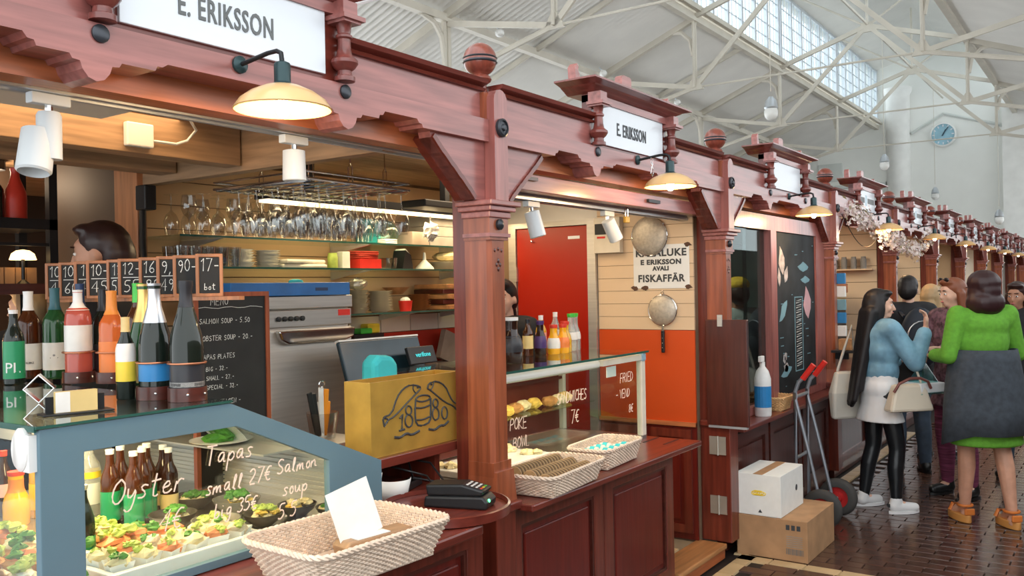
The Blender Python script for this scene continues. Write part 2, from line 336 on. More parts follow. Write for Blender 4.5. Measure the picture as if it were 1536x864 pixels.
# trusses
def member(a, b, w=.04, h=.055):
    a = Vector(a); b = Vector(b); d = (b - a).normalized(); s = Vector((1, 0, 0)); u = d.cross(s).normalized()
    vs = []
    for p in (a, b):
        for i, j in ((-1, -1), (1, -1), (1, 1), (-1, 1)): vs.append(p + s * (w * i) + u * (h * j))
    return MB().add(vs, [(0, 1, 2, 3), (7, 6, 5, 4), (0, 4, 5, 1), (1, 5, 6, 2), (2, 6, 7, 3), (3, 7, 4, 0)])
def rod(a, b, r=.03, n=6): return MB().tube([a, b], r, n)
def truss():
    t = thing('roof_truss', 'white riveted iron roof truss spanning the market hall under the lantern', 'truss', (XT[0], YC, 0), 0, 'iron roof trusses of the hall')
    C = (0, 0, 8.27)
    for s in (1, -1):
        A = (0, s * 2.3, 7.55); B = (0, s * 2.3, ZB); Fp = (0, s * 4.6, 6.6); O = (0, s * 8.0, ZA + 5.7 * SL - .1)
        part('upper_chord', member(A, (0, s * .05, 8.27)), 'truss_white', t)
        part('diagonal', member(B, (0, s * .05, 8.24), .03, .05), 'truss_white', t)
        part('post', MB().tube([(-.05, s * 2.3, 7.5), (-.05, s * 2.3, ZB)], .035, 6).tube([(.05, s * 2.3, 7.5), (.05, s * 2.3, ZB)], .035, 6).tube([(0, s * 2.95, 7.3), (0, s * 2.6, 7.25), (0, s * 2.4, 7.05), (0, s * 2.33, 6.7)], .05, 6), 'truss_white', t, smooth=40)
        part('rafter', member(A, O, .06, .10), 'truss_white', t)
        part('outer_strut', member(B, (0, s * 4.55, 6.45), .03, .05), 'truss_white', t)
        part('outer_tie', rod(B, (0, s * 8.0, 4.6), .05), 'truss_white', t)
        part('gusset', MB().prism([(s * 2.3 - .2, ZB - .06), (s * 2.3 + .2, ZB - .06), (s * 2.3 + .05, ZB + .22), (s * 2.3 - .05, ZB + .22)], -.03, .03, 'yz'), 'truss_white', t)
        part('column', MB().tube([(-.06, s * 4.6, 6.5), (-.06, s * 4.6, 2.6)], .05, 6).tube([(.06, s * 4.6, 6.5), (.06, s * 4.6, 2.6)], .05, 6).tube([(0, s * 4.6, 2.7), (0, s * 4.6, 0)], .09, 10).tube([(-.7, s * 4.6, 6.5), (-.35, s * 4.6, 6.42), (-.14, s * 4.6, 6.2), (-.06, s * 4.6, 5.8)], .05, 6), 'truss_white', t, smooth=40) if s > 0 else None
    part('tie_rod', rod((0, -2.3, ZB), (0, 2.3, ZB), .022), 'truss_white', t)
    part('hanger', rod((0, 0, 8.27), (0, 0, 10.2), .035), 'truss_white', t)
    part('node_plate', MB().prism([(-.25, 8.12), (.25, 8.12), (.12, 8.38), (-.12, 8.38)], -.03, .03, 'yz'), 'truss_white', t)
    for s in (1, -1): part('lantern_strut', rod((0, s * .05, 8.3), (0, s * 2.3, 9.7), .03), 'truss_white', t)
    return t
t0 = truss()
TL = ['fourth iron roof truss from the end wall', 'third iron roof truss from the end wall', 'second iron roof truss from the end wall', 'white riveted iron roof truss next to the end wall']
t0['label'] = 'fifth iron roof truss from the end wall, above the first stalls'
for x, l in zip(XT[1:], TL): copytree(t0, (x, YC, 0), l)
solo('ridge_purlin', MB().tube([(4, YC, 8.33), (35.4, YC, 8.33)], .035, 6), 'truss_white', 'long iron tube joining the truss tops along the hall', 'purlin')
# intermediate sloping tie rods under the left roof
for i, x in enumerate((9.5, 15.3, 21.1, 26.9)):
    solo('rafter_bar', member((x, AL, ZA - .12), (x, 13.4, ZA + 5.7 * SL - .12), .03, .05), 'truss_white', 'thin white rafter under the corrugated roof midway between two trusses', 'rafter', 'thin rafters between trusses')
# clock
ck = thing('wall_clock', 'round pale blue wall clock with dark hands on the end wall', 'clock', (35.42, YC, 6.98))
part('rim', MB().lathe([(.40, 0), (.44, -.03), (.44, -.07), (.385, -.09)], 32, ax='x', cap=False), 'white_paint', ck, smooth=40)
mat('clock_face', (.32, .55, .66), .3, 0, .1, 3); mat('clock_dark', (.03, .07, .1), .4)
part('face', MB().lathe([(.39, -.055), (.0001, -.06)], 32, ax='x', cap=False), 'clock_face', ck)
for i in range(12):
    part('hour_mark', MB().box(-.075, -.06, -.02, .02, .28, .36).rot(i * pi / 6, 'X'), 'sign_white', ck)
part('hour_hand', MB().box(-.085, -.075, -.022, .022, -.05, .2).rot(radians(28), 'X'), 'clock_dark', ck)
part('minute_hand', MB().box(-.095, -.085, -.015, .015, -.07, .32).rot(radians(34), 'X'), 'clock_dark', ck)
# hanging globes
def pendant(x, y, z, lab, first=[None]):
    t = thing('pendant_lamp', lab, 'lamp', (x, y, z))
    zt = 8.32 - z if abs(y - YC) < .5 else 7.44 - z
    part('cord', MB().tube([(0, 0, .3), (0, 0, zt)], .008, 4), 'truss_white', t)
    part('holder', MB().lathe([(.04, .2), (.1, .12), (.13, 0), (.1, -.05)], 12), 'aluminium', t, smooth=40)
    part('globe', MB().ell((0, 0, -.1), (.13, .13, .15), 14, 10), 'white_enamel', t, smooth=60)
pendant(16.3, 5.4, 4.95, 'white pendant globe hanging above the second Eriksson sign')
pendant(25.7, 5.4, 4.95, 'white pendant globe hanging before the end wall pilaster')
pendant(33.5, 5.4, 4.7, 'small white pendant globe hanging below the clock')
pendant(30.0, 3.1, 3.55, 'white pendant globe hanging over the far stall roofs')
# floodlights on the left roof
for x in (13.5, 17.5, 21.5):
    t = thing('flood_lamp', 'small white flood lamp fixed under the corrugated left roof', 'lamp', (x, 9.6, 6.5), 0, 'small lamps under the left roof')
    part('stem', MB().tube([(0, .1, .12), (0, 0, .02)], .015, 5), 'aluminium', t); part('head', MB().ell((0, 0, -.03), (.1, .09, .08), 10, 6), 'white_enamel', t, smooth=60)

# ------------------------------------------------------------------ stall front: columns, friezes, sign pediments, lamps
SP = 2.4
def XC(c): return .36 + SP * c
COLG = 'stall columns of the long row'
def make_column(x, label, group=None):
    t = thing('stall_column', label, 'column', (x, 2.05, 0), 0, group)
    part('pedestal', MB().box(-.065, .065, -.075, .11, .09, .80), 'wood_red_z', t, bevel=.004)
    part('pedestal_cap', MB().box(-.085, .085, -.095, .11, .79, .825), 'wood_red_x', t, bevel=.006)
    b = .055; c = .016
    sh = MB()
    def sq(w, dz): return [(-w, -.06), (w, -.06), (w, .06), (-w, .06)]
    prof = [(-b + c, -.06), (b - c, -.06), (b, -.06 + c), (b, .06), (-b, .06), (-b, -.06 + c)]
    sh.prism(prof, .98, 1.84, 'xy')
    sh.box(-b - .006, b + .006, -.066, .06, 1.84, 1.93).box(-b - .003, b + .003, -.063, .06, .93, .985)
    sh.prism([(-.075, .825), (.075, .825), (b, .95), (-b, .95)], -.075, .06, 'xz')
    part('shaft', sh, 'wood_orange_z', t)
    part('inner_post', MB().box(-.052, .052, .06, .12, .09, 2.2), 'wood_red_z', t)
    part('neck_band', MB().box(-.068, .068, -.073, .06, 1.852, 1.866), 'wood_pink_x', t)
    part('capital', MB().box(-.07, .07, -.075, .065, 1.925, 1.95).box(-.085, .085, -.09, .07, 1.95, 1.97).box(-.10, .10, -.105, .07, 1.97, 1.99), 'wood_pink_x', t, bevel=.004)
    part('rosette', MB().lathe([(.021, 0), (.021, -.01), (.013, -.016), (.0005, -.02)], 14, (0, -.066, 1.90), 'y'), 'disc_dark', t, smooth=50)
    cv = MB()
    for dx, dz, r in ((-.022, 0, .006), (0, .006, .006), (.022, 0, .006), (0, -.04, .008), (-.012, -.055, .007), (.012, -.055, .007), (0, -.072, .008)): cv.ell((dx, -.0605, 1.80 + dz), (r, .0025, r * 1.3), 6, 4)
    part('carving', cv, 'wood_dark_z', t)
    pl = MB(); poly = [(-.043, 1.99), (.043, 1.99), (.043, 2.375)] + [(.043 * cos(a * pi / 8), 2.375 + .043 * sin(a * pi / 8)) for a in range(1, 8)] + [(-.043, 2.375)]
    part('pilaster', pl.prism(poly, -.085, -.03), 'wood_pink_z', t)
    part('disc', MB().lathe([(.036, 0), (.036, -.012), (.028, -.016), (.026, -.010), (.014, -.012), (.010, -.02), (.0005, -.022)], 18, (0, -.085, 2.27), 'y'), 'disc_dark', t, smooth=40)
    part('finial_block', MB().box(-.06, .06, -.05, .07, 2.28, 2.405), 'wood_orange_z', t)  # orange tone carries the warm light falling on the block
    part('finial_neck', MB().lathe([(.05, 2.40), (.05, 2.412), (.027, 2.42), (.024, 2.45), (.04, 2.46), (.045, 2.47), (.04, 2.482), (.03, 2.488)], 18, (0, .01, 0)), 'wood_finial', t, smooth=40)
    fb = part('finial_ball', MB().lathe([(.03, 2.484)] + [(.066 * sin(a), 2.548 - .066 * cos(a)) for a in [radians(q) for q in range(28, 176, 12)]] + [(.0005, 2.614)], 24, (0, .01, 0), cap=False), 'wood_finial', t, smooth=60)
    part('band', MB().lathe([(.0655, 2.532), (.069, 2.536), (.0655, 2.54), (.0655, 2.549), (.069, 2.553), (.0655, 2.557)], 24, (0, .01, 0), cap=False), 'disc_dark', fb, smooth=60)
    return t
def bottom_path(): 
    h = [(0, 2.215), (.22, 2.215), (.235, 2.205), (.25, 2.205), (.255, 2.193), (.345, 2.193), (.352, 2.182), (.37, 2.18), (.376, 2.162), (.39, 2.145), (.41, 2.138), (.43, 2.145), (.444, 2.162), (.45, 2.18), (.468, 2.182), (.475, 2.193), (.55, 2.193), (.555, 2.205), (.57, 2.207), (.58, 2.22), (.74, 2.22), (.75, 2.207), (.765, 2.205), (.77, 2.193), (1.155, 2.193)]
    h = [(a, b + .022) for a, b in h]; return [(-a, b) for a, b in h[::-1]] + h[1:]
def make_frieze(x, label, group=None):
    t = thing('stall_frieze', label, 'frieze', (x, 2.05, 2.14), 0, group); z = -2.14
    p = [(a, b + z) for a, b in bottom_path()] + [(1.155, 2.30 + z), (-1.155, 2.30 + z)]
    mb = MB(); bp = bottom_path(); n = len(bp); vs = []; fs = []
    for d in (-.06, .05): vs += [(a, d, b + z) for a, b in bp] + [(a, d, 2.30 + z) for a, b in bp]
    for i in range(n - 1):
        fs += [(i, i + 1, n + i + 1, n + i), (2 * n + i, 3 * n + i, 3 * n + i + 1, 2 * n + i + 1), (i, 2 * n + i, 2 * n + i + 1, i + 1), (n + i, n + i + 1, 3 * n + i + 1, 3 * n + i)]
    part('scalloped_board', mb.add(vs, fs), 'wood_pink_x', t)
    for s in (-1, 1): part('upper_board', MB().box(min(s * .402, s * 1.155), max(s * .402, s * 1.155), -.03, .03, 2.30 + z, 2.41 + z), 'wood_pink_x', t)
    for s in (-1, 1): part('cornice', MB().prism([(-.045, 2.41 + z), (-.05, 2.42 + z), (-.035, 2.427 + z), (-.06, 2.437 + z), (-.065, 2.452 + z), (.05, 2.452 + z), (.05, 2.41 + z)], min(s * .402, s * 1.155), max(s * .402, s * 1.155), 'yz'), 'wood_red_x', t)
    for s in (-1, 1): part('disc', MB().lathe([(.022, 0), (.022, -.006), (.017, -.009), (.0005, -.009)], 16, (s * .40, -.06, 2.275 + z), 'y'), 'disc_dark', t, smooth=40)
    part('soffit_beam', MB().box(-1.15, 1.15, .05, .13, 2.168 + z, 2.29 + z), 'wood_orange_x', t)  # warm stall light on this beam is put into its orange colour
    for s in (-1, 1):
        # fretwork spandrel with a toothed inner curve
        cu = []
        for i in range(11):
            a = i / 10; px = .12 + .24 * (1 - a) ** 1.1 + (.012 if i % 2 else 0); pz = 2.207 - .205 * a ** .9 - (.0 if i % 2 else .012)
            cu.append((s * (1.2 - px), pz + z))
        poly = [(s * 1.155, 2.215 + z)] + [(s * (1.2 - .365), 2.215 + z)] + cu + [(s * 1.155, 1.995 + z)]
        if s < 0: poly = poly[::-1]
        sp = part('spandrel', MB().prism(poly, -.035, .02), 'wood_pink_x', t)
        rb = MB()
        for i in range(10):
            (xa, za), (xb, zb) = cu[i], cu[i + 1]
            rb.prism([(xa, za), (xb, zb), (xb + s * .012, zb + .014), (xa + s * .012, za + .014)], -.045, .055)
        part('toothed_rib', rb, 'wood_red_x', sp)
    return t
mat('letterless', (.70, .74, .78), .4)
def make_pediment(x, label, text=None, group=None, tc='letter'):
    t = thing('sign_pediment', label, 'sign', (x, 2.05, 2.30), 0, group); z = -2.30
    part('back_board', MB().box(-.40, .40, -.03, .02, 0, 2.545 + z), 'wood_red_x', t)
    part('sign_panel', MB().box(-.338, .338, -.042, -.03, 2.322 + z, 2.516 + z), 'sign_white', t, bevel=.002)
    if text:
        part('lettering', text_mb(text, .060, .0015, .0008, 0, 1.12, sx=.86).xf(Matrix.Diagonal((1, 1, 1.42, 1))).shift(-.02, -.0435, 2.408 + z), tc, t)
    for s in (-1, 1):
        part('baluster', MB().lathe([(.032, 0), (.032, .014), (.024, .018), (.022, .032), (.034, .042), (.043, .055), (.041, .066), (.026, .078), (.021, .10), (.02, .13), (.026, .135), (.026, .142), (.02, .147), (.024, .175), (.028, .18)], 16, (s * .395, -.065, .005)), 'wood_cornice', t, smooth=40)
        part('abacus', MB().box(s * .395 - .036, s * .395 + .036, -.105, -.028, .182, .19).box(s * .395 - .046, s * .395 + .046, -.115, -.028, .19, .204), 'wood_pink_x', t)
        part('corbel', MB().box(s * .395 - .03, s * .395 + .03, -.095, -.028, .204, .25), 'wood_pink_x', t)
    part('top_rail', MB().box(-.40, .40, -.05, .02, 2.512 + z, 2.55 + z), 'wood_pink_x', t)
    pr = [(.41, .248), (.43, .256), (.44, .262), (.465, .272), (.475, .278), (.50, .284), (.53, .290), (.53, .298)]
    vs = []; fs = []
    for hx, hz in pr:
        o = hx - .41
        vs += [(-hx, -.055 - o * .62, hz), (hx, -.055 - o * .62, hz), (hx, .09, hz), (-hx, .09, hz)]
    for k in range(len(pr) - 1):
        for i in range(4): j = (i + 1) % 4; fs.append((4 * k + i, 4 * k + j, 4 * k + 4 + j, 4 * k + 4 + i))
    fs += [(3, 2, 1, 0), tuple(4 * (len(pr) - 1) + i for i in range(4))]
    part('cornice', MB().add(vs, fs), 'wood_cornice', t)
    part('crest', MB().prism([(-.15, .298), (-.13, .31), (-.09, .325), (-.065, .345), (-.05, .345), (-.05, .395), (-.035, .405), (.035, .405), (.05, .395), (.05, .345), (.065, .345), (.09, .325), (.13, .31), (.15, .298)], -.01, .03), 'wood_pink_x', t)
    for s in (-1, 1): part('crest_horn', MB().prism([(s * .46, .298), (s * .50, .298), (s * .505, .355), (s * .485, .375), (s * .472, .36), (s * .48, .345), (s * .465, .33)][::s], -.01, .03), 'wood_pink_x', t)
    return t
def make_lamp(x, label, e=6., group=None):
    t = thing('wall_lamp', label, 'lamp', (x, 1.99, 2.28), 0, group)
    part('wall_plate', MB().lathe([(.024, 0), (.024, -.008), (.012, -.014), (.0005, -.014)], 14, (0, 0, 0), 'y'), 'lamp_green', t, smooth=40)
    part('arm', MB().tube([(0, -.01, 0), (0, -.12, .012), (0, -.155, .012), (0, -.172, .004), (0, -.176, -.02)], .0065, 8), 'black_iron', t, smooth=60)
    part('socket', MB().lathe([(.008, -.018), (.02, -.024), (.022, -.03), (.022, -.075), (.03, -.082)], 14, (0, -.176, 0)), 'lamp_green', t, smooth=40)
    R = .128
    sp = [(.028, -.082), (.05, -.086), (.085, -.102), (.112, -.122), (R, -.145)]
    part('shade', MB().lathe(sp, 32, (0, -.176, 0), cap=False).lathe([(r - .003, z - .003) for r, z in sp][::-1], 32, (0, -.176, 0), cap=False).lathe([(R, -.145), (R - .003, -.148)], 32, (0, -.176, 0), cap=False), 'lamp_enamel', t, smooth=50)
    part('bulb', MB().ell((0, -.176, -.142), (.02, .02, .026), 12, 8), 'bulb', t, smooth=60)
    if e: point_light('bulb_light', (0, -.176, -.17), e, (1, .66, .34), .03, t)
    return t
lab_col = {1: 'carved reddish column with ball finial between the two Eriksson openings', 2: 'wooden column with ball finial carrying the raised counter flap', 3: 'wooden column with ball finial right of the chalk poster window', 4: 'wooden column with ball finial just below the blossom garland'}
colm = make_column(XC(1), lab_col[1])
for c in range(2, 14):
    copytree(colm, (XC(c), 2.05, 0), lab_col.get(c, 'wooden stall column with ball finial in the row beyond the blossom garland'), COLG if c > 4 else None)
lab_fr = {0: 'scalloped reddish wooden frieze above the wine bottles', 1: 'scalloped wooden frieze above the sandwich display case', 2: 'scalloped wooden frieze above the chalk poster window', 3: 'scalloped wooden frieze draped with the blossom garland'}
frm = make_frieze(XC(.5), lab_fr[0])
for b in range(1, 13):
    copytree(frm, (XC(b + .5), 2.05, 2.14), lab_fr.get(b, 'scalloped wooden frieze in the row beyond the blossom garland'), 'far friezes of the stall row' if b > 3 else None)
make_pediment(XC(.5), 'large white E. ERIKSSON sign above the wine bottles in carved frame', 'E. ERIKSSON', tc='letter_grey')
make_pediment(XC(1.5), 'white E. ERIKSSON sign under carved cornice above the sandwich case', 'E. ERIKSSON')
make_pediment(XC(2.5), 'blank white sign under carved cornice above the chalk poster window', None)
pf = make_pediment(XC(3.5), 'white sign with a grey printed band above the blossom garland', None)
for x0, x1 in ((-.22, -.07), (.05, .30)): part('printed_band', MB().box(x0, x1, -.0435, -.042, .095, .145), 'letter_grey', pf)
for x0 in (-.03, .01): part('printed_mark', MB().prism([(x0 - .012, .07), (x0 + .004, .07), (x0 + .012, .17), (x0 - .004, .17)], -.0435, -.042), 'clock_face', pf)
for b in range(4, 13):
    copytree(pf, (XC(b + .5), 2.05, 2.30), 'white sign with grey printed band in the row beyond the garland', 'far signs of the stall row')
lab_lp = ['gooseneck lamp with lit orange shade over the wine bottles', 'gooseneck lamp with pale shade and hook below the second Eriksson sign', 'gooseneck lamp with pale shade above the chalk poster window', 'gooseneck lamp with pale shade amid the blossom garland']
for b in range(4): make_lamp(XC(b + .5), lab_lp[b], 9. if b < 3 else 6.)
lm = None
for b in range(4, 13):
    if lm is None: lm = make_lamp(XC(b + .5), 'gooseneck lamp with pale shade in the row beyond the garland', 0, 'far lamps of the stall row')
    else: copytree(lm, (XC(b + .5), 1.99, 2.28))
hk = thing('snap_hook', 'thin steel hook hanging from the second lamp arm', 'hook', (XC(1.5), 1.91, 2.235))
part('wire', MB().tube([(0, .0, .055), (.01, 0, .045), (.008, 0, .02), (-.008, 0, -.005), (-.012, 0, -.03), (0, 0, -.045), (.012, 0, -.03), (.008, 0, -.005), (-.008, 0, .02), (-.01, 0, .045), (0, 0, .055)], .0025, 5), 'chrome', hk, smooth=60)

# ------------------------------------------------------------------ stall rooms: ceiling, back and side walls
for nm, c, r in (('plaster_warm', (.62, .42, .24), .6), ('paint_and_lit_white', (.72, .70, .64), .5), ('red_wall', (.45, .03, .015), .45), ('dark_brown', (.06, .035, .022), .6), ('tile_white', (.68, .62, .54), .3)): mat(nm, c, r, 0, .06, 3)
struct('ceiling_stall', MB().box(.1, 7.5, 2.18, 6.4, 2.37, 2.41), 'wood_beam')
wb = struct('wall_back', MB().box(2.42, 5.05, 3.97, 4.02, .0, 2.37), 'groove')
for i in range(7): part('board', MB().box(2.43, 5.04, 3.955, 3.972, 1.50 + i * .122, 1.617 + i * .122), 'plaster_warm', wb)
for i in range(9): part('wall_tile', MB().box(2.45 + i * .288, 2.73 + i * .288, 3.955, 3.972, 1.385, 1.492), 'tile_white', wb)
part('wainscot', MB().box(2.43, 5.04, 3.955, 3.972, .08, 1.38), 'red_wall', wb)
wp = struct('wall_partition', MB().box(5.06, 5.11, 2.17, 3.97, .0, 2.37), 'groove')
for i in range(12): part('board', MB().box(5.046, 5.062, 2.17, 2.835, 1.378 + i * .082, 1.4575 + i * .082), 'cream_board', wp)
part('panel', MB().box(5.046, 5.062, 2.17, 2.835, .80, 1.375), 'orange_paint', wp)
part('panel', MB().box(5.046, 5.062, 2.17, 2.835, .09, .80), 'wood_panel', wp)
part('cap_rail', MB().box(5.03, 5.062, 2.17, 2.835, .785, .81), 'wood_orange_y', wp)
part('header', MB().box(5.046, 5.062, 2.835, 3.97, 2.09, 2.37), 'paint_and_lit_white', wp)
struct('wall_rear_backdrop', MB().box(-.5, 4.8, 6.3, 6.4, 0, 2.42), 'dark_brown')  # dark backdrop added in place of the bright hall behind the stall
struct('wall_rear_backdrop.001', MB().box(2.42, 2.47, 4.02, 4.6, 0, 2.37), 'dark_brown')
dr = struct('door_1', MB().box(5.03, 5.06, 2.905, 3.465, .1, 2.06), 'red_door', bevel=.004)
part('door_frame', MB().ring([(2.84, .09), (3.53, .09), (3.53, 2.10), (2.84, 2.10)], [(2.90, .10), (3.47, .10), (3.47, 2.065), (2.90, 2.065)], 5.02, 5.062, 'yz'), 'steel', dr)
part('door_sticker', MB().box(5.0285, 5.03, 2.96, 3.05, 1.975, 1.995), 'sign_white', dr)
part('hook', MB().lathe([(.012, 0), (.008, -.02), (.0005, -.022)], 8, (5.03, 3.33, 1.97), 'x'), 'chrome', dr)
part('hinge', MB().box(5.012, 5.03, 3.46, 3.49, 1.7, 1.8).box(5.012, 5.03, 3.46, 3.49, .6, .7), 'steel', dr)
# beams under the stall ceiling
def beam(n, lab, m, *b): return solo(n, MB().box(*b), m, lab, 'beam', bevel=.003)
beam('ceiling_beam', 'pale wide wooden header running above the hanging wine glasses', 'wood_beam_y', 2.40, 2.46, 2.2, 3.94, 2.17, 2.37)
beam('ceiling_beam', 'wooden box beam coloured white as if lit, above the left spotlight', 'paint_and_lit_white', .4, 1.62, 2.50, 2.78, 2.24, 2.37)  # wooden beam; cool light on its front is put into the white colour
beam('ceiling_beam', 'brown ceiling beam carrying the square junction box', 'wood_beam', .3, 2.39, 3.05, 3.15, 2.19, 2.37)
beam('ceiling_beam', 'lower brown beam behind the junction box above the black rack', 'wood_beam', .3, 2.39, 3.50, 3.62, 2.20, 2.37)
beam('ceiling_beam', 'dark beam over the passage behind the black rack', 'dark_brown', .3, 2.41, 5.0, 5.15, 2.14, 2.37)
beam('wall_post', 'pale wooden post at the end of the glass shelves', 'wood_frame', 2.37, 2.42, 3.78, 3.97, .0, 2.37)
jb = solo('junction_box', MB().box(1.86, 1.97, 3.02, 3.05, 2.21, 2.30), 'paint_and_lit_white', 'square white junction box on the brown ceiling beam', 'junction box', bevel=.006)
solo('white_cable', MB().tube([(1.97, 3.035, 2.24), (2.07, 3.03, 2.24), (2.12, 3.03, 2.26), (2.14, 3.0, 2.3), (2.02, 2.9, 2.345), (1.75, 2.8, 2.345), (1.6, 2.78, 2.33)], .006, 6), 'paint_and_lit_white', 'white cable curling from the junction box along the ceiling', 'cable', smooth=60)
solo('black_cable', MB().tube([(2.385, 3.76, 2.05), (2.385, 3.765, 1.9), (2.39, 3.762, 1.7), (2.388, 3.765, 1.5), (2.388, 3.765, 1.2)], .016, 6), 'black_iron', 'thick black cable running down the pale wooden post', 'cable', smooth=60)
solo('conduit_box', MB().box(2.36, 2.42, 3.70, 3.78, 2.05, 2.165), 'black_iron', 'black cable box at the top of the pale post', 'cable box', bevel=.006)
# aluminium shutter rails and spotlights
mat('rail_grey', (.52, .57, .62), .35, .5, .04)
def rail(x0, x1, z, lab):
    t = thing('shutter_rail', lab, 'rail', ((x0 + x1) / 2, 2.23, z)); h = (x1 - x0) / 2
    part('channel', MB().box(-h, h, -.03, .03, .012, .055), 'rail_grey', t, bevel=.003); part('lip', MB().box(-h, h, -.036, -.02, 0, .012).box(-h, h, .02, .036, 0, .012), 'aluminium', t)
rail(.42, 2.70, 2.165, 'long grey aluminium rail under the frieze above the wine bottles')
rail(2.82, 5.04, 2.05, 'long grey aluminium rail under the valance above the sandwich case')
def spot(x, y, z, tilt, az, L, lab, big=False):
    t = thing('track_spotlight', lab, 'spotlight', (x, y, z))
    part('adapter', MB().box(-.05, .05, -.016, .016, -.028, 0), 'spot_white', t, bevel=.003)
    part('stem', MB().tube([(0, 0, -.028), (0, 0, -.045)], .01, 8), 'chrome', t)
    rm = Matrix.Translation((0, 0, -.045)) @ Matrix.Rotation(az, 4, 'Z') @ Matrix.Rotation(tilt, 4, 'X')
    if big:
        part('driver', MB().lathe([(.030, -.12), (.030, -.01), (.025, 0)], 20, (.0, 0, -.045)), 'spot_white', t, smooth=40)
        part('head', MB().lathe([(.025, -.005), (.040, -.01), (.042, -.115), (.037, -.12), (.035, -.09), (.02, -.08)], 24).xf(Matrix.Translation((-.015, .02, -.085)) @ Matrix.Rotation(radians(12), 4, 'Y') @ Matrix.Rotation(radians(-8), 4, 'X')), 'spot_white', t, smooth=40)
    else:
        part('head', MB().lathe([(.02, .0), (.036, -.004), (.038, -L), (.034, -L - .003), (.032, -L + .02), (.012, -L + .03)], 20).xf(rm), 'spot_white', t, smooth=40)
spot(1.16, 2.23, 2.165, 0, 0, .15, 'large white track spotlight hanging left of the junction box', True)
spot(1.96, 2.23, 2.165, 0, 0, .10, 'small white track spotlight hanging above the glass rack')
spot(3.36, 2.23, 2.05, radians(-14), radians(40), .12, 'white track spotlight in front of the red door')
spot(4.08, 2.23, 2.05, radians(-30), radians(70), .12, 'cream track spotlight beside the wall cabinet with padlock')

# ------------------------------------------------------------------ counter with blue framed display cabinet
def panelled(name, lab, x0, x1, yf, yb, z0, z1, n, m='wood_panel'):
    t = thing(name, lab, 'counter', ((x0 + x1) / 2, (yf + yb) / 2, z0)); w = (x1 - x0) / n
    part('carcass', MB().box(x0, x1, yf + .02, yb, z0, z1), m, t, world=True)
    for i in range(n):
        a, b = x0 + i * w, x0 + (i + 1) * w
        fr = part('panel_frame', MB().frame(a + .004, b - .004, z0 + .06, z1, .085, yf, yf + .025), 'wood_red_z', t, world=True, bevel=.004)
        part('moulding', MB().frame(a + .09, b - .09, z0 + .145, z1 - .085, .014, yf + .006, yf + .02), 'wood_dark_x', fr, world=True)
        part('raised_panel', MB().box(a + .125, b - .125, yf + .010, yf + .025, z0 + .185, z1 - .125), m, fr, world=True, bevel=.006)
    part('skirting', MB().box(x0 - .004, x1 + .004, yf - .012, yf + .02, z0, z0 + .07), 'wood_dark_x', t, world=True, bevel=.004)
    return t
t = panelled('panelled_counter', 'dark red panelled wooden counter below the blue display cabinet', .42, 2.42, 1.83, 2.6, .0, .862, 3)
solo('wooden_worktop', MB().prism([(.40, 1.70), (2.25, 1.70), (2.36, 1.90), (2.675, 2.12), (2.675, 3.43), (.40, 3.43)], .864, .90, 'xy'), 'wood_red_x', 'reddish wooden counter top under the wicker basket with the card', 'worktop', bevel=.008)
solo('rear_counter', MB().box(.42, 2.15, 2.62, 3.28, .08, .862), 'wood_dark_z', 'plain dark cupboard under the rear of the counter top', 'cupboard')
# display cabinet
dc = thing('display_cabinet', 'blue grey framed glass display cabinet full of oysters and tapas', 'display cabinet', (1.6, 2.7, .90))
OUT = [(1.03, .902), (2.155, .902), (2.155, 1.087), (1.555, 1.347), (1.03, 1.347)]; INN = [(1.136, .925), (1.92, .925), (1.92, 1.127), (1.575, 1.28), (1.136, 1.28)]
part('end_frame', MB().ring(OUT, INN, 2.05, 2.075), 'blue_frame', dc, world=True, bevel=.002)
part('rear_frame', MB().ring(OUT, INN, 3.40, 3.42), 'steel', dc, world=True)
gp = part('end_glass', MB().prism([(a + (.004 if a < 1.5 else -.004) , b) for a, b in INN], 2.060, 2.066), 'glass', dc, world=True)
part('top_glass', MB().box(1.02, 1.56, 2.052, 3.42, 1.3475, 1.355), 'glass_top', dc, world=True)
part('top_edge', MB().box(1.018, 1.024, 2.05, 3.42, 1.342, 1.356).box(1.02, 1.56, 2.045, 2.051, 1.349, 1.3555), 'glass_edge', dc, world=True)
part('side_glass', MB().box(1.03, 1.036, 2.078, 3.40, .905, 1.34), 'glass', dc, world=True)
part('slope_glass', MB().prism([(1.56, 1.343), (2.15, 1.088), (2.147, 1.082), (1.557, 1.337)], 2.077, 3.40), 'glass', dc, world=True)
part('cabinet_floor', MB().box(1.04, 2.15, 2.077, 3.40, .902, .912), 'steel_x', dc, world=True)
rb = MB().box(2.135, 2.15, 2.08, 3.40, .912, 1.08)
for i in range(9): rb.box(2.128, 2.136, 2.08, 3.40, .93 + i * .016, .939 + i * .016)
part('ribbed_panel', rb, 'steel', dc, world=True)
part('upper_shelf', MB().box(1.95, 2.13, 2.4, 3.39, 1.10, 1.106), 'steel', dc, world=True)
part('lamp_housing', MB().box(1.40, 1.52, 2.1, 3.38, 1.315, 1.342), 'white_paint', dc, world=True)
part('fan_box', MB().box(1.56, 1.72, 3.0, 3.39, 1.14, 1.25), 'steel', dc, world=True)
part('corner_clip', MB().lathe([(.030, 0), (.034, -.006), (.034, -.02), (.028, -.026)], 18, (1.03, 2.10, 1.30), 'x', sy=1.5).box(1.012, 1.03, 2.062, 2.10, 1.25, 1.335), 'white_enamel', dc, world=True, smooth=40)
def chalk_on(mb, x, y, z, name, parent, m='chalk'): return part(name, mb.shift(x, y, z), m, parent, world=True)
mat('chalk', (.80, .82, .80), .7, 0, .05); mat('glass_pen', (.92, .72, .58), .6, 0, .05)
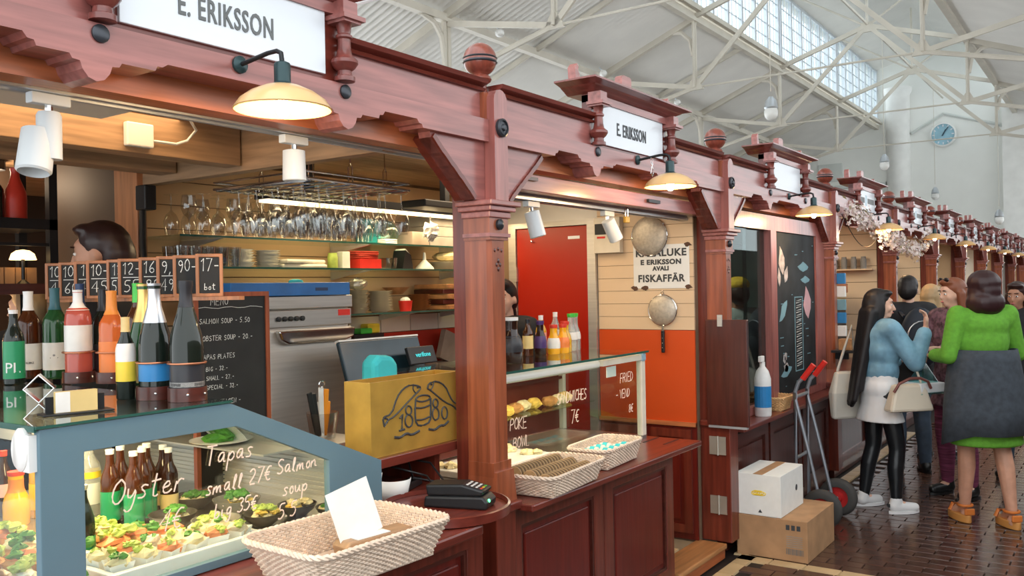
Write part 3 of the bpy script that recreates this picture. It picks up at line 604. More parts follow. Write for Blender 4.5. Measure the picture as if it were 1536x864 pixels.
for s, h, x, z, sl, sd in (('Oyster', .062, 1.20, 1.135, .25, 1), ('4€', .055, 1.33, 1.035, .3, 2), ('Tapas', .052, 1.475, 1.185, .2, 3), ('small 27€', .044, 1.475, 1.105, .2, 4), ('big 35€', .040, 1.50, 1.035, .2, 5), ('Salmon', .044, 1.72, 1.115, .15, 6), ('soup', .044, 1.74, 1.05, .15, 7), ('5.5', .044, 1.72, .985, .2, 8)):
    mb, w = strokes(s, h, .0022, sd, sl, .12); chalk_on(mb, x, 2.058, z, 'pen_writing', gp, 'glass_pen')
area_light('cabinet_light', (1.46, 2.72, 1.31), 13., (1, .72, .38), .08, 1.2).parent = None
# food inside
for nm, c, r in (('bread', (.55, .26, .08), .6), ('lettuce', (.38, .48, .10), .5), ('herb', (.06, .22, .03), .5), ('shell', (.62, .50, .36), .6), ('cream_food', (.80, .66, .38), .5), ('egg_yellow', (.80, .52, .10), .5), ('bowl_dark', (.05, .045, .04), .35), ('bowl_grey', (.18, .17, .15), .35), ('porcelain', (.78, .76, .72), .25), ('paper', (.82, .82, .78), .7), ('board_wood', (.45, .22, .09), .5), ('salmon', (.75, .25, .10), .45)): mat(nm, c, r, 0, .03 if nm in ('paper', 'porcelain') else .25, 25)
def blob(rd, c, r, n=9, m=6, amp=.3, flat=1.):
    b = MB().ell((0, 0, 0), r, n, m); out = []
    for p in b.v:
        k = 1 + rd.uniform(-amp, amp); out.append((c[0] + p[0] * k, c[1] + p[1] * k, c[2] + p[2] * k * flat))
    return MB().add(out, b.f)
FZ = .912
def bowl_prof(r, h): return [(r * .45, 0), (r * .5, .004), (r * .85, h * .55), (r, h), (r * .95, h), (r * .8, h * .6), (.0005, h * .5)]
def food_bowl(x, y, r, m, fills, lab, z=FZ, sd=0):
    rd = random.Random(sd); t = thing('food_bowl', lab, 'bowl', (x, y, z)); h = r * .62
    part('bowl', MB().lathe(bowl_prof(r, h), 20, cap=False), m, t, smooth=40)
    for i, (fm, n) in enumerate(fills):
        mb = MB()
        for k in range(n):
            a = rd.uniform(0, 6.28); q = rd.uniform(0, r * .6); s = r * rd.uniform(.16, .3)
            mb2 = blob(rd, (q * cos(a), q * sin(a), h * .82 + i * .012), (s, s, s * .6)); mb.add(mb2.v, mb2.f)
        part({'herb': 'dill', 'lettuce': 'lettuce'}.get(fm, 'filling'), mb, fm, t)
B = [(1.67, 2.50, .075, 'bowl_dark', (('cream_food', 7), ('egg_yellow', 4), ('herb', 5)), 'dark bowl of yellow salad topped with dill beside the dark beer bottles'), (1.70, 2.32, .075, 'bowl_grey', (('cream_food', 9), ('lettuce', 4)), 'grey bowl of creamy salad with lettuce behind the white tray'),
     (1.86, 2.66, .075, 'bowl_dark', (('cream_food', 7), ('herb', 6)), 'dark bowl of creamy salad near the bowl heaped with dill'), (1.90, 2.48, .08, 'bowl_grey', (('egg_yellow', 7), ('cream_food', 4), ('herb', 8)), 'grey bowl heaped with egg and dark green dill'), (1.84, 2.27, .065, 'bowl_dark', (('cream_food', 8), ('egg_yellow', 4), ('lettuce', 5)), 'small dark bowl of egg and lettuce near the grey bowl of egg and dill'), (1.98, 2.27, .065, 'bowl_dark', (('egg_yellow', 8), ('cream_food', 5)), 'small dark bowl of yellow egg salad by the ribbed panel'), (2.03, 2.15, .06, 'bowl_dark', (('cream_food', 8), ('herb', 7)), 'small bowl with dark green dill at the cabinet corner behind the basket')]
for i, b in enumerate(B): food_bowl(*b, sd=i)
tp = thing('serving_board', 'round wooden board carrying the dark bowl beside the beer', 'serving board', (0, 0, 0))
bpy.data.objects.remove(tp)
# white tray with lettuce and paper cups of tapas
tr = thing('serving_tray', 'white rectangular tray of tapas in paper cups behind the blue frame', 'tray', (1.46, 2.19, FZ))
part('tray_body', MB().ring([(-.24, -.10), (.24, -.10), (.24, .10), (-.24, .10)], [(-.22, -.08), (.22, -.08), (.22, .08), (-.22, .08)], .004, .04, 'xy').box(-.225, .225, -.085, .085, 0, .006), 'porcelain', tr, bevel=.004)
rd = random.Random(8)
for i in range(6):
    for j in range(2):
        x, y = -.185 + i * .074, -.042 + j * .08
        t = thing('tapas_cup', 'white paper cup of tapas on the white tray', 'paper cup', (1.46 + x, 2.19 + y, FZ + .0065), rd.uniform(-.4, .4), 'paper cups on the white tray')
        part('cup', MB().add([(-.02, -.02, 0), (.02, -.02, 0), (.02, .02, 0), (-.02, .02, 0), (-.032, -.032, .045), (.032, -.032, .05), (.032, .032, .045), (-.032, .032, .05)], [(3, 2, 1, 0), (0, 1, 5, 4), (1, 2, 6, 5), (2, 3, 7, 6), (3, 0, 4, 7)]), 'paper', t)
        part('filling', blob(rd, (0, 0, .045), (.03, .03, .022), 10, 6, .25), rd.choice(['cream_food', 'cream_food', 'shell', 'salmon']), t)
        mb = MB()
        for k in range(3): q = blob(rd, (rd.uniform(-.02, .02), rd.uniform(-.02, .02), .062), (.013, .013, .009), 7, 5, .4); mb.add(q.v, q.f)
        part('garnish', mb, 'lettuce' if (i + j) % 3 else 'herb', t)
# piles of oysters and open sandwiches left of the tray
k = 0
for (x, y) in [(1.14, 2.16), (1.12, 2.32), (1.20, 2.45), (1.11, 2.52), (1.28, 2.36), (1.40, 2.38), (1.24, 2.58), (1.36, 2.50), (1.50, 2.42), (1.46, 2.54), (1.13, 2.68), (1.27, 2.72), (1.40, 2.66), (1.14, 2.84), (1.55, 2.36)]:
    rd = random.Random(50 + k); base = k % 3
    lab = ('open sandwich with lettuce and creamy topping in the display cabinet', 'half oyster shell on lettuce in the display cabinet', 'salmon sandwich with dill sprig in the display cabinet')[base]
    t = thing(('open_sandwich', 'oyster', 'open_sandwich')[base], lab, ('sandwich', 'oyster', 'sandwich')[base], (x, y, FZ), rd.uniform(0, 6), ('open sandwiches in the cabinet', 'oysters in the cabinet', 'salmon sandwiches in the cabinet')[base])
    if base == 1:
        part('shell', blob(rd, (0, 0, .02), (.06, .04, .022), 12, 7, .15), 'shell', t); part('meat', blob(rd, (0, 0, .036), (.042, .026, .012), 10, 6, .15), 'porcelain', t)
    else:
        part('bread', blob(rd, (0, 0, .022), (.065, .05, .024), 12, 7, .12), 'bread', t); part('topping', blob(rd, (0, 0, .042), (.05, .038, .02), 10, 6, .25), 'cream_food' if base == 0 else 'salmon', t)
    mb = MB()
    for q in range(5): z = blob(rd, (rd.uniform(-.04, .04), rd.uniform(-.03, .03), .056 + rd.uniform(-.01, .012)), (.02, .02, .012), 7, 5, .45); mb.add(z.v, z.f)
    part('lettuce', mb, 'lettuce' if k % 2 else 'herb', t); k += 1
pl = thing('plate', 'oval white plate with green herbs leaning on the upper cabinet shelf', 'plate', (2.02, 2.72, 1.1065), .3)
part('plate_body', MB().lathe([(.05, 0), (.11, .014), (.112, .017), (.0005, .006)], 20, cap=False), 'porcelain', pl, smooth=40); part('herbs', blob(random.Random(3), (0, 0, .022), (.06, .05, .016), 12, 6, .35), 'herb', pl)
# ------------------------------------------------------------------ bottles
def bglass(name, c, tr=.35, ro=.05): return mat(name, c, ro, 0, .05, 3, trans=tr, coat=.25, spec=.4)
bglass('bt_dark', (.010, .016, .012), .1); bglass('bt_green', (.02, .10, .03), .35); bglass('bt_rose', (.70, .14, .10), .35); bglass('bt_orange', (.80, .18, .04), .3); bglass('bt_amber', (.08, .022, .006), .3); bglass('bt_clear', (.85, .88, .86), .75); bglass('bt_yellow', (.85, .50, .04), .3); bglass('bt_juice', (.95, .45, .02), .1); bglass('bt_cola', (.03, .012, .008), .1)
for nm, c, me in (('foil_gold', (.75, .52, .18), .8), ('foil_silver', (.65, .67, .70), .9), ('foil_black', (.03, .03, .035), .4), ('cap_white', (.80, .80, .80), 0), ('cap_green', (.06, .50, .06), 0), ('cap_orange', (.80, .28, .05), 0), ('cap_navy', (.02, .05, .14), 0), ('cap_teal', (.02, .10, .13), 0), ('cap_red', (.65, .05, .03), 0), ('lb_white', (.78, .76, .72), 0), ('lb_blue', (.03, .22, .50), 0), ('lb_black', (.03, .03, .035), 0), ('lb_green', (.02, .28, .12), 0), ('lb_orange', (.80, .22, .05), 0), ('lb_yellow', (.85, .62, .05), 0), ('lb_gold', (.70, .52, .22), 0), ('lb_pink', (.75, .40, .40), 0), ('lb_purple', (.06, .03, .14), 0)): mat(nm, c, .35, me, .06, 20)
PROF = {'wine': [(.92, 0), (1, .01), (1, .60), (.93, .66), (.55, .75), (.40, .80), (.37, .97), (.40, .97), (.40, 1)], 'champ': [(.9, 0), (1, .012), (1, .45), (.92, .55), (.62, .70), (.38, .82), (.34, .95), (.42, .955), (.42, 1)], 'round': [(.9, 0), (1, .01), (1, .66), (.95, .73), (.8, .79), (.45, .83), (.34, .86), (.32, .97), (.36, .97), (.36, 1)], 'beer': [(.92, 0), (1, .012), (1, .58), (.9, .66), (.55, .76), (.42, .84), (.40, .97), (.42, .97), (.42, 1)], 'juice': [(.9, 0), (1, .03), (1.02, .4), (.85, .55), (.6, .66), (.55, .78), (.58, .92), (.62, .92), (.62, 1)]}
BM = {}
def bottle(x, y, z, kind, h, r, glass, cap, label, lab, cz=.78, lz=(.15, .45), group=None, lw=1.003, mark=None, mm='letter', second=None, cat='bottle'):
    key = (kind, h, r, glass, cap, label, cz, lz, second)
    P = PROF[kind]
    def rad(q):
        for (ra, za), (rb_, zb) in zip(P[:-1], P[1:]):
            if za <= q <= zb: return ra + (rb_ - ra) * (q - za) / max(zb - za, 1e-6)
        return P[-1][0]
    t = thing('bottle', lab, cat, (x, y, z), -.6, group)
    if key not in BM:
        me = MB().lathe([(a * r, b * h) for a, b in P], 16).mesh('bottle_glass', 40); me.materials.append(M[glass]); L = [('bottle_glass', me)]
        def band(nm, z0, z1, m, k):
            qs = [z0 + (z1 - z0) * i / 5 for i in range(6)]; prof = [(rad(q) * r * k + .0006, q * h) for q in qs]
            if z1 >= .999: prof.append((.0005, h + .0008))
            e = MB().lathe(prof, 16, cap=False).mesh(nm, 40); e.materials.append(M[m]); L.append((nm, e))
        if cap: band('cap', cz, 1.0, cap, 1.02)
        if label: band('label', lz[0], lz[1], label, lw)
        if second: band('label', second[1], second[2], second[0], lw)
        BM[key] = L
    for nm, me in BM[key]: part(nm, me, None, t)
    if mark:
        mb = text_mb(mark[0], mark[1], .0003, .0002); out = []
        for a, b, c in mb.v: th = a / r; out.append((sin(th) * r * 1.02, -cos(th) * r * 1.02 + b, c + mark[2] * h))
        mb.v = out; part('lettering', mb, mm, t)
    return t
CT = 1.3556
bottle(1.500, 2.165, CT, 'champ', .335, .046, 'bt_dark', 'foil_black', 'lb_black', 'dark champagne bottle with black foil and silver blue shine at the rack end', .78, (.10, .32), second=('lb_white', .12, .16))
bottle(1.480, 2.285, CT, 'champ', .33, .045, 'bt_dark', 'foil_silver', 'lb_blue', 'sparkling wine bottle with silver neck foil and bright blue label', .66, (.16, .32))
bottle(1.520, 2.40, CT, 'champ', .33, .045, 'bt_green', 'foil_gold', 'lb_gold', 'sparkling wine bottle with gold neck foil', .66, (.12, .3))
bottle(1.435, 2.36, CT, 'beer', .235, .027, 'bt_dark', 'lb_gold', 'lb_yellow', 'small bottle with yellow label before the gold foiled wine', .82, (.22, .46), second=('lb_white', .46, .68))
bottle(1.600, 2.56, CT, 'wine', .335, .038, 'bt_amber', 'cap_green', 'lb_white', 'dark wine bottle with bright green cap', .82, (.12, .38))
bottle(1.690, 2.86, CT, 'wine', .315, .042, 'bt_orange', 'cap_orange', 'lb_orange', 'orange wine bottle with orange cap and label', .74, (.10, .45))
bottle(1.735, 2.99, CT, 'wine', .32, .040, 'bt_dark', 'foil_black', 'lb_black', 'dark wine bottle with black cap and black label behind the orange bottle', .76, (.10, .40))
bottle(1.640, 2.985, CT, 'round', .32, .044, 'bt_rose', 'cap_white', 'lb_white', 'pink wine bottle with white cap and round shoulders', .78, (.34, .62))
bottle(1.770, 3.205, CT, 'wine', .345, .040, 'bt_dark', 'cap_navy', 'lb_black', 'dark wine bottle with navy cap behind the pink bottle', .76, (.10, .4))
bottle(1.680, 3.215, CT, 'wine', .33, .042, 'bt_green', 'cap_teal', 'lb_white', 'green wine bottle with teal cap and white label', .76, (.10, .40), mark=('. * .', .02, .25))
bottle(1.640, 3.325, CT, 'wine', .32, .042, 'bt_amber', 'cap_white', 'lb_white', 'amber wine bottle with white cap and white label', .78, (.10, .40), mark=('BUHLERZ', .010, .18))
bottle(1.500, 3.145, CT, 'beer', .255, .034, 'bt_dark', 'cap_white', 'lb_green', 'dark beer bottle with tall green label lettered PL', .95, (.08, .58), mark=('PL', .05, .22), mm='chalk')
bottle(1.440, 3.27, CT, 'beer', .24, .033, 'bt_clear', 'cap_white', 'lb_blue', 'clear bottle with blue label beside the green labelled beer', .95, (.2, .42))
br = thing('bottle_rack', 'brown bottle holder with copper wire hoops around the dark champagne', 'bottle rack', (1.50, 2.165, CT))
part('base_band', MB().lathe([(.05, 0), (.053, .0), (.053, .038), (.05, .038), (.05, 0)], 24, cap=False), 'wood_dark_x', br, smooth=40)
mat('copper', (.55, .22, .12), .3, .9)
part('wire_hoop', MB().tube([(.051 * cos(a * pi / 12), .051 * sin(a * pi / 12), .105) for a in range(25)], .003, 6), 'copper', br, smooth=60)
part('rivet', MB().ell((.02, -.05, .02), (.004, .004, .004), 8, 6).ell((-.03, -.044, .02), (.004, .004, .004), 8, 6), 'chrome', br)
copytree(br, (1.48, 2.285, CT), 'brown bottle holder with copper wire hoops around the silver foiled bottle')
copytree(br, (1.69, 2.86, CT), 'brown bottle holder with copper wire hoops around the orange bottle')
copytree(br, (1.64, 2.985, CT), 'brown bottle holder with copper wire hoops around the pink bottle')
# card holder, steel napkin stand
ch = thing('card_holder', 'black card holder with cream business cards on a small tray', 'card holder', (1.20, 2.20, CT), radians(-12))
part('tray', MB().box(-.085, .085, -.03, .03, 0, .005), 'black_iron', ch, bevel=.002); part('back', MB().box(-.07, .07, .004, .012, .005, .045), 'black_iron', ch)
part('cards', MB().box(-.052, .048, -.012, .0035, .005, .058), 'lb_gold', ch, label='cream printed card'); part('card_picture', MB().box(-.052, -.018, -.0135, -.012, .006, .057), 'lb_white', ch)
sn = thing('napkin_stand', 'bent steel diamond stand on the cabinet glass', 'stand', (1.27, 2.52, CT), radians(-35))
part('band', MB().ring([(-.04, .04), (0, 0), (.04, .04), (0, .08)], [(-.037, .04), (0, .003), (.037, .04), (0, .077)], -.02, .02), 'chrome', sn)
# bottles inside the cabinet
k = 0
for x, y in ((1.60, 2.60), (1.655, 2.64), (1.71, 2.70), (1.58, 2.70), (1.64, 2.74)):
    bottle(x, y, FZ, 'beer', .245, .030, 'bt_amber', 'cap_white', 'lb_green', 'brown beer bottle with green label inside the cabinet', .94, (.08, .46), 'green labelled beers in the cabinet')
for x, y in ((1.765, 2.66), (1.79, 2.73), (1.745, 2.78)):
    bottle(x, y, FZ, 'beer', .225, .029, 'bt_cola', 'cap_white', 'lb_gold', 'dark beer bottle with cream label inside the cabinet', .93, (.10, .32), 'cream labelled beers in the cabinet')
bottle(1.60, 2.86, FZ, 'wine', .27, .036, 'bt_clear', 'cap_white', 'lb_white', 'clear tequila bottle with white label and yellow neck', .92, (.18, .44), second=('lb_yellow', .5, .58))
bottle(1.50, 2.86, FZ, 'wine', .30, .036, 'bt_green', 'cap_teal', 'lb_gold', 'green wine bottle standing inside the cabinet', .78, (.14, .4))
bottle(1.345, 2.44, FZ, 'champ', .205, .031, 'bt_dark', 'foil_silver', 'lb_green', 'small sparkling bottle with green label among the oysters', .93, (.08, .3), second=('lb_blue', .03, .08))
bottle(1.42, 2.98, FZ, 'juice', .175, .040, 'bt_juice', 'cap_red', 'lb_orange', 'orange juice bottle with red cap', .92, (.62, .86))
bottle(1.52, 3.02, FZ, 'wine', .29, .036, 'bt_yellow', 'foil_gold', 'lb_yellow', 'tall yellow bottle beside the orange juice', .8, (.1, .4))
bottle(1.46, 3.15, FZ, 'beer', .22, .03, 'bt_cola', 'cap_red', 'lb_pink', 'dark bottle with red cap behind the orange juice', .92, (.3, .5))
bottle(1.36, 3.22, FZ, 'juice', .175, .04, 'bt_yellow', 'cap_red', 'lb_yellow', 'yellow juice bottle at the back of the cabinet', .92, (.3, .5))
# price chalk signs on a rail
mat('slate', (.015, .016, .016), .6, 0, .3, 8)
pr = thing('price_rail', 'thin wooden rail holding the row of chalk price signs', 'rail', (1.82, 2.9, 1.3556))
part('bar', MB().box(1.81, 1.83, 2.33, 3.52, 1.632, 1.644), 'wood_frame', pr, world=True)
part('arm', MB().box(1.82, 2.012, 2.853, 2.867, 1.632, 1.643), 'wood_frame', pr, world=True)
SG = [(82, '10-', '45'), (103, '10-', '60'), (127, '10', '45'), (146, '10-', '45'), (175, '12', '55'), (195, '12-', '55'), (226, '16-', '85'), (252, '9,-', '49-'), (276, '90-', ''), (308, '17-', '')]
SY = [3.457, 3.357, 3.246, 3.16, 3.035, 2.95, 2.82, 2.715, 2.62, 2.495]
PS = ['ten over forty-five at the far rail end', 'reading ten over sixty', 'ten over forty-five overlapped by its neighbour', 'ten over forty-five just before the gap', 'turned nearly edge on', 'reading twelve over fifty-five', 'reading sixteen over eighty-five', 'reading nine over forty-nine', 'reading ninety with a small note', 'reading seventeen next to the menu board']
for i, (u, a, b) in enumerate(SG):
    w, h = .043, .142
    st = thing('price_sign', 'small framed chalk price sign ' + PS[i], 'price sign', (1.82, SY[i], 1.644), radians(-38 if i != 4 else -70))
    part('frame', MB().frame(-w, w, 0, h, .011, -.008, .008), 'wood_frame', st, bevel=.002); part('slate', MB().box(-w + .01, w - .01, -.003, .004, .01, h - .01), 'slate', st)
    mb, ww = strokes(a, .042, .0016, i, .05, .18); k = min(1, .056 / ww); mb.xf(Matrix.Diagonal((k, 1, 1, 1))); part('chalk_price', mb.shift(-ww * k / 2, -.0045, .085), 'chalk', st)
    part('chalk_line', MB().box(-.026, .026, -.0045, -.003, .073, .0755), 'chalk', st) if b else None
    mb, ww = strokes(b or 'bot', .042 if b else .022, .0016 if b else .001, i + 20, .05, .18); k = min(1, .056 / ww); mb.xf(Matrix.Diagonal((k, 1, 1, 1))); part('chalk_price', mb.shift(-ww * k / 2, -.0045, .022), 'chalk', st)
# menu chalkboard
mb0 = thing('menu_board', 'black chalk menu board in red wooden frame beside the dishwasher', 'menu board', (2.30, 2.86, .90))
part('frame', MB().frame(2.01, 2.36, .902, 1.66, .018, 2.85, 2.87), 'wood_orange_z', mb0, world=True); part('slate', MB().box(2.02, 2.35, 2.856, 2.866, .912, 1.65), 'slate', mb0, world=True)
for i, (s, h, x, z) in enumerate((('MENU', .028, 2.085, 1.61), ('SALMON SOUP - 5.50', .019, 2.035, 1.54), ('LOBSTER SOUP - 20.-', .019, 2.035, 1.475), ('TAPAS PLATES', .018, 2.035, 1.405), ('BIG - 32.-', .016, 2.06, 1.36), ('SMALL - 27.-', .016, 2.06, 1.325), ('SPECIAL - 32.-', .016, 2.06, 1.29), ('TOAST SKAGEN -', .018, 2.035, 1.23))):
    m_, w = strokes(s, h, .0009, 60 + i, .05, .22); k = min(1., (2.345 - x) / w); m_.xf(Matrix.Diagonal((k, 1, 1, 1))); chalk_on(m_, x, 2.855, z, 'chalk_line', mb0)
m_ = MB().tube([(2.03 + i * .03, 2.8555, 1.600 + .003 * sin(i * 1.7)) for i in range(11)], .0009, 4); chalk_on(m_, 0, 0, 0, 'chalk_line', mb0)

# ------------------------------------------------------------------ shelves and kitchen things of the first stall
def shelf(x0, x1, z, lab):
    t = thing('glass_shelf', lab, 'shelf', ((x0 + x1) / 2, 3.78, z - .008))
    part('pane', MB().box(x0, x1, 3.60, 3.953, z - .008, z), 'glass_green', t, world=True); part('pane_edge', MB().box(x0, x1, 3.596, 3.60, z - .009, z + .001), 'glass_edge', t, world=True)
    for x in [x0 + .25 + i * (x1 - x0 - .5) / 2 for i in range(3)]: part('bracket', MB().prism([(3.62, z - .009), (3.953, z - .009), (3.953, z - .06)], x - .008, x + .008, 'yz'), 'aluminium', t, world=True)
shelf(2.47, 5.03, 1.935, 'top glass shelf crowded with upturned wine glasses'); shelf(2.47, 5.03, 1.785, 'middle glass shelf with white crockery and red cloths'); shelf(3.30, 5.03, 1.525, 'lower glass shelf with plate stacks above the cash register')
sl = thing('strip_light', 'long warm strip light below the ceiling above the wine glasses', 'lamp', (3.9, 3.55, 2.10))
part('housing', MB().box(2.9, 4.95, 3.50, 3.60, 2.125, 2.17), 'black_iron', sl, world=True); mat('strip_glow', (1, .9, .7), .4, emit=(1, .74, .40), es=3.5)
part('diffuser', MB().box(2.92, 4.93, 3.51, 3.59, 2.112, 2.125), 'strip_glow', sl, world=True); [part('bracket', MB().box(x, x + .04, 3.53, 3.57, 2.17, 2.37), 'black_iron', sl, world=True) for x in (3.2, 4.6)]
area_light('strip_glow_light', (3.9, 3.56, 2.108), 11., (1, .72, .40), 2.0, .08)
# wine glasses
gm = MB().lathe([(.034, 0), (.033, .003), (.006, .006), (.0035, .015), (.0035, .075), (.008, .083), (.026, .10), (.037, .13), (.036, .16), (.030, .195)], 12, cap=False).mesh('wine_glass', 60); gm.materials.append(M['wine_glass'])
gk = MB().add([(x, y, .20 - z) for x, y, z in MB().lathe([(.034, 0), (.033, .003), (.006, .006), (.0035, .015), (.0035, .075), (.008, .083), (.026, .10), (.037, .13), (.036, .16), (.030, .195)], 12, cap=False).v], [tuple(f) for f in MB().lathe([(1, 0)] * 10, 12, cap=False).f]).mesh('wine_glass_upturned', 60); gk.materials.append(M['wine_glass'])
tb = MB().lathe([(.026, 0), (.027, .002), (.034, .10), (.033, .10), (.026, .006), (.0005, .006)], 12, cap=False).mesh('tumbler', 60); tb.materials.append(M['wine_glass'])
def glass_at(me, nm, x, y, z, lab, grp):
    o = part(nm, me, None, None, loc=(x, y, z)); o['label'] = lab; o['category'] = 'glass'; o['group'] = grp
gr = thing('glass_rack', 'chrome wire rack of hanging stemware under the pale header', 'glass rack', (2.75, 3.0, 2.11))
part('rack_frame', MB().tube([(2.47, 2.74, 2.12), (3.10, 2.74, 2.12), (3.10, 3.34, 2.12), (2.47, 3.34, 2.12), (2.47, 2.74, 2.12)], .007, 6).tube([(2.47, 2.74, 2.15), (3.10, 2.74, 2.15), (3.10, 3.34, 2.15), (2.47, 3.34, 2.15), (2.47, 2.74, 2.15)], .005, 6), 'chrome', gr, world=True)
for i in range(9):
    x = 2.49 + i * .074
    for dx in (-.008, .008): part('rail_wire', MB().tube([(x + dx, 2.74, 2.112), (x + dx, 3.34, 2.112)], .0025, 5), 'chrome', gr, world=True)
for x, y in ((2.55, 2.8), (2.78, 2.8), (3.0, 2.8), (2.7, 3.3)): part('hook', MB().tube([(x - .012, y, 2.12), (x - .012, y, 2.2), (x, y, 2.22), (x + .012, y, 2.2), (x + .012, y, 2.12)], .003, 5).tube([(x, y, 2.22), (x, y, 2.368)], .003, 5), 'chrome', gr, world=True)
rd = random.Random(12)
for i in range(9):
    for j in range(4): glass_at(gk, 'wine_glass', 2.49 + i * .074, 2.79 + j * .14 + rd.uniform(-.02, .02), 2.107 - .20, 'clear stemmed wine glass hanging upside down from the wire rack', 'glasses hanging from the rack')
for i in range(16):
    for j in range(2): glass_at(gk if (i + j) % 3 else gm, 'wine_glass', 2.56 + i * .086 + rd.uniform(-.006, .006), 3.66 + j * .13, 1.9352 + (.005 if (i + j) % 3 else 0), 'clear stemmed wine glass standing on the top glass shelf', 'glasses on the top shelf')
for i in range(5):
    for j in range(2): glass_at(tb, 'tumbler', 2.52 + i * .075, 3.66 + j * .10, 1.7855, 'clear tumbler standing at the end of the middle shelf', 'tumblers on the middle shelf')
# shelf goods
for nm, c, r in (('teal_cloth', (.05, .52, .56), .8), ('cloth_white', (.75, .70, .60), .85), ('red_cloth', (.50, .05, .03), .8), ('plastic_red', (.70, .03, .02), .35), ('plastic_blue', (.02, .16, .50), .4), ('cardboard', (.42, .24, .12), .75), ('cardboard_grey', (.32, .27, .22), .8), ('foil', (.55, .52, .46), .35), ('plastic_black', (.015, .016, .018), .4), ('screen_dark', (.01, .03, .045), .2), ('brass', (.60, .36, .07), .36), ('plastic_white', (.75, .75, .73), .4), ('plastic_orange', (.85, .30, .02), .4), ('grey_box', (.25, .24, .22), .7)):
    mat(nm, c, r, {'foil': .7, 'brass': .45}.get(nm, 0), .15, 9)
def stack(nm, lab, cat, x, y, z, n, r, th, m, pn, jitter=.004, group=None):
    rd = random.Random(int(x * 999)); me = MB().lathe([(r * .55, 0), (r * .6, .002), (r, th * 1.3), (r * .985, th * 1.3), (r * .6, .004), (.0005, .004)], 18, cap=False).mesh(pn, 40); me.materials.append(M[m])
    for i in range(n):
        o = part(pn, me, None, None, loc=(x + rd.uniform(-jitter, jitter), y + rd.uniform(-jitter, jitter), z + i * th + .0003)); o['label'] = lab; o['category'] = cat; o['group'] = group or (nm + ' stack')
S2, S1, S3 = 1.7853, 1.9353, 1.5253
stack('white bowls', 'white bowl in the stack beside the tumblers', 'bowl', 2.93, 3.74, S2, 7, .062, .013, 'porcelain', 'bowl'); stack('white cups', 'white saucer in the stack left of the folded white cloth', 'plate', 3.09, 3.74, S2, 9, .07, .010, 'porcelain', 'saucer')
stack('cream plates', 'cream plate in the tall stack on the lower shelf', 'plate', 3.96, 3.76, S3, 14, .085, .009, 'cloth_white', 'plate', .002); stack('orange plates', 'orange brown plate in the stack by the red cup', 'plate', 4.33, 3.76, S3, 9, .078, .011, 'board_wood', 'plate', .003)
stack('small plates', 'small white plate in the low pile near the white funnel', 'plate', 4.55, 3.74, S2, 5, .10, .010, 'cloth_white', 'plate', .008)
def cloth(n, lab, c, sz, m, seed, folds=4, cat='cloth'):
    rd = random.Random(seed); mb = MB()
    for i in range(folds):
        a = sz[2] / folds; b = MB().box(-sz[0] / 2, sz[0] / 2, -sz[1] / 2, sz[1] / 2, i * a, (i + .93) * a).rot(rd.uniform(-.12, .12)); mb.add(b.v, b.f)
    return solo(n, mb.shift(*c), m, lab, cat, bevel=min(sz[2] / folds * .4, .012))
cloth('folded_cloth', 'folded white cloth lying on the middle shelf', (3.30, 3.75, S2), (.30, .16, .05), 'cloth_white', 1, 2); cloth('folded_cloth', 'pile of folded red cloths on the middle shelf', (3.80, 3.76, S2 + .062), (.18, .14, .045), 'red_cloth', 2, 4)
solo('red_tray', MB().ring([(3.72, 3.68), (3.90, 3.68), (3.90, 3.84), (3.72, 3.84)], [(3.735, 3.695), (3.885, 3.695), (3.885, 3.825), (3.735, 3.825)], S2, S2 + .06, 'xy').box(3.73, 3.89, 3.69, 3.83, S2, S2 + .006), 'plastic_red', 'red plastic box holding the folded red cloths', 'box')
solo('jar', MB().lathe([(.028, 0), (.03, .004), (.03, .07), (.026, .075), (.026, .09)], 14, (3.54, 3.72, S2)), 'lettuce', 'green and white jar on the middle shelf', 'jar', smooth=40); solo('carton', MB().box(3.60, 3.66, 3.70, 3.75, S2, S2 + .10), 'paper', 'cream carton beside the green jar', 'carton', bevel=.004)
solo('glass_bowl', MB().lathe([(.03, 0), (.055, .01), (.062, .07), (.060, .07), (.05, .012), (.0005, .008)], 16, (4.02, 3.74, S2), cap=False), 'wine_glass', 'small glass bowl right of the red cloths', 'bowl', smooth=50)
nd = thing('napkin_dispenser', 'black and white slanted dispenser on the middle shelf', 'dispenser', (4.15, 3.74, S2)); part('body', MB().prism([(-.05, 0), (.05, 0), (.03, .09), (-.02, .12)], -.05, .05), 'plastic_black', nd); part('napkins', MB().prism([(-.02, .12), (.03, .09), (.035, .095), (-.01, .13)], -.04, .04), 'paper', nd)
fn = thing('funnel', 'white plastic funnel standing upside down on the middle shelf', 'funnel', (4.32, 3.70, S2)); part('cone', MB().lathe([(.062, 0), (.06, .012), (.012, .06)], 18, cap=False), 'plastic_white', fn, smooth=40); part('spout', MB().lathe([(.012, .06), (.008, .11)], 12), 'plastic_white', fn)
solo('bread_bag', blob(random.Random(5), (4.62, 3.74, S2 + .09), (.13, .10, .034), 14, 8, .06), 'cream_food', 'paper wrapped flat breads on the small white plates', 'bread')
solo('storage_bag', blob(random.Random(6), (4.02, 3.74, S1 + .075), (.075, .07, .075), 12, 10, .07), 'poly_bag', 'crumpled pale teal plastic bag on the top shelf', 'bag', smooth=60); solo('towel', MB().box(3.93, 4.10, 3.86, 3.93, S1, S1 + .17), 'teal_cloth', 'teal towel behind the plastic bag', 'towel', bevel=.02)
cloth('napkin_pile', 'pile of white napkins on the top shelf', (3.935, 3.66, S1), (.10, .07, .03), 'paper', 9, 3, 'napkins')
solo('cardboard_box', MB().box(4.14, 4.30, 3.64, 3.78, S1, S1 + .085), 'cardboard_grey', 'worn square grey box on the top shelf', 'box', bevel=.004)
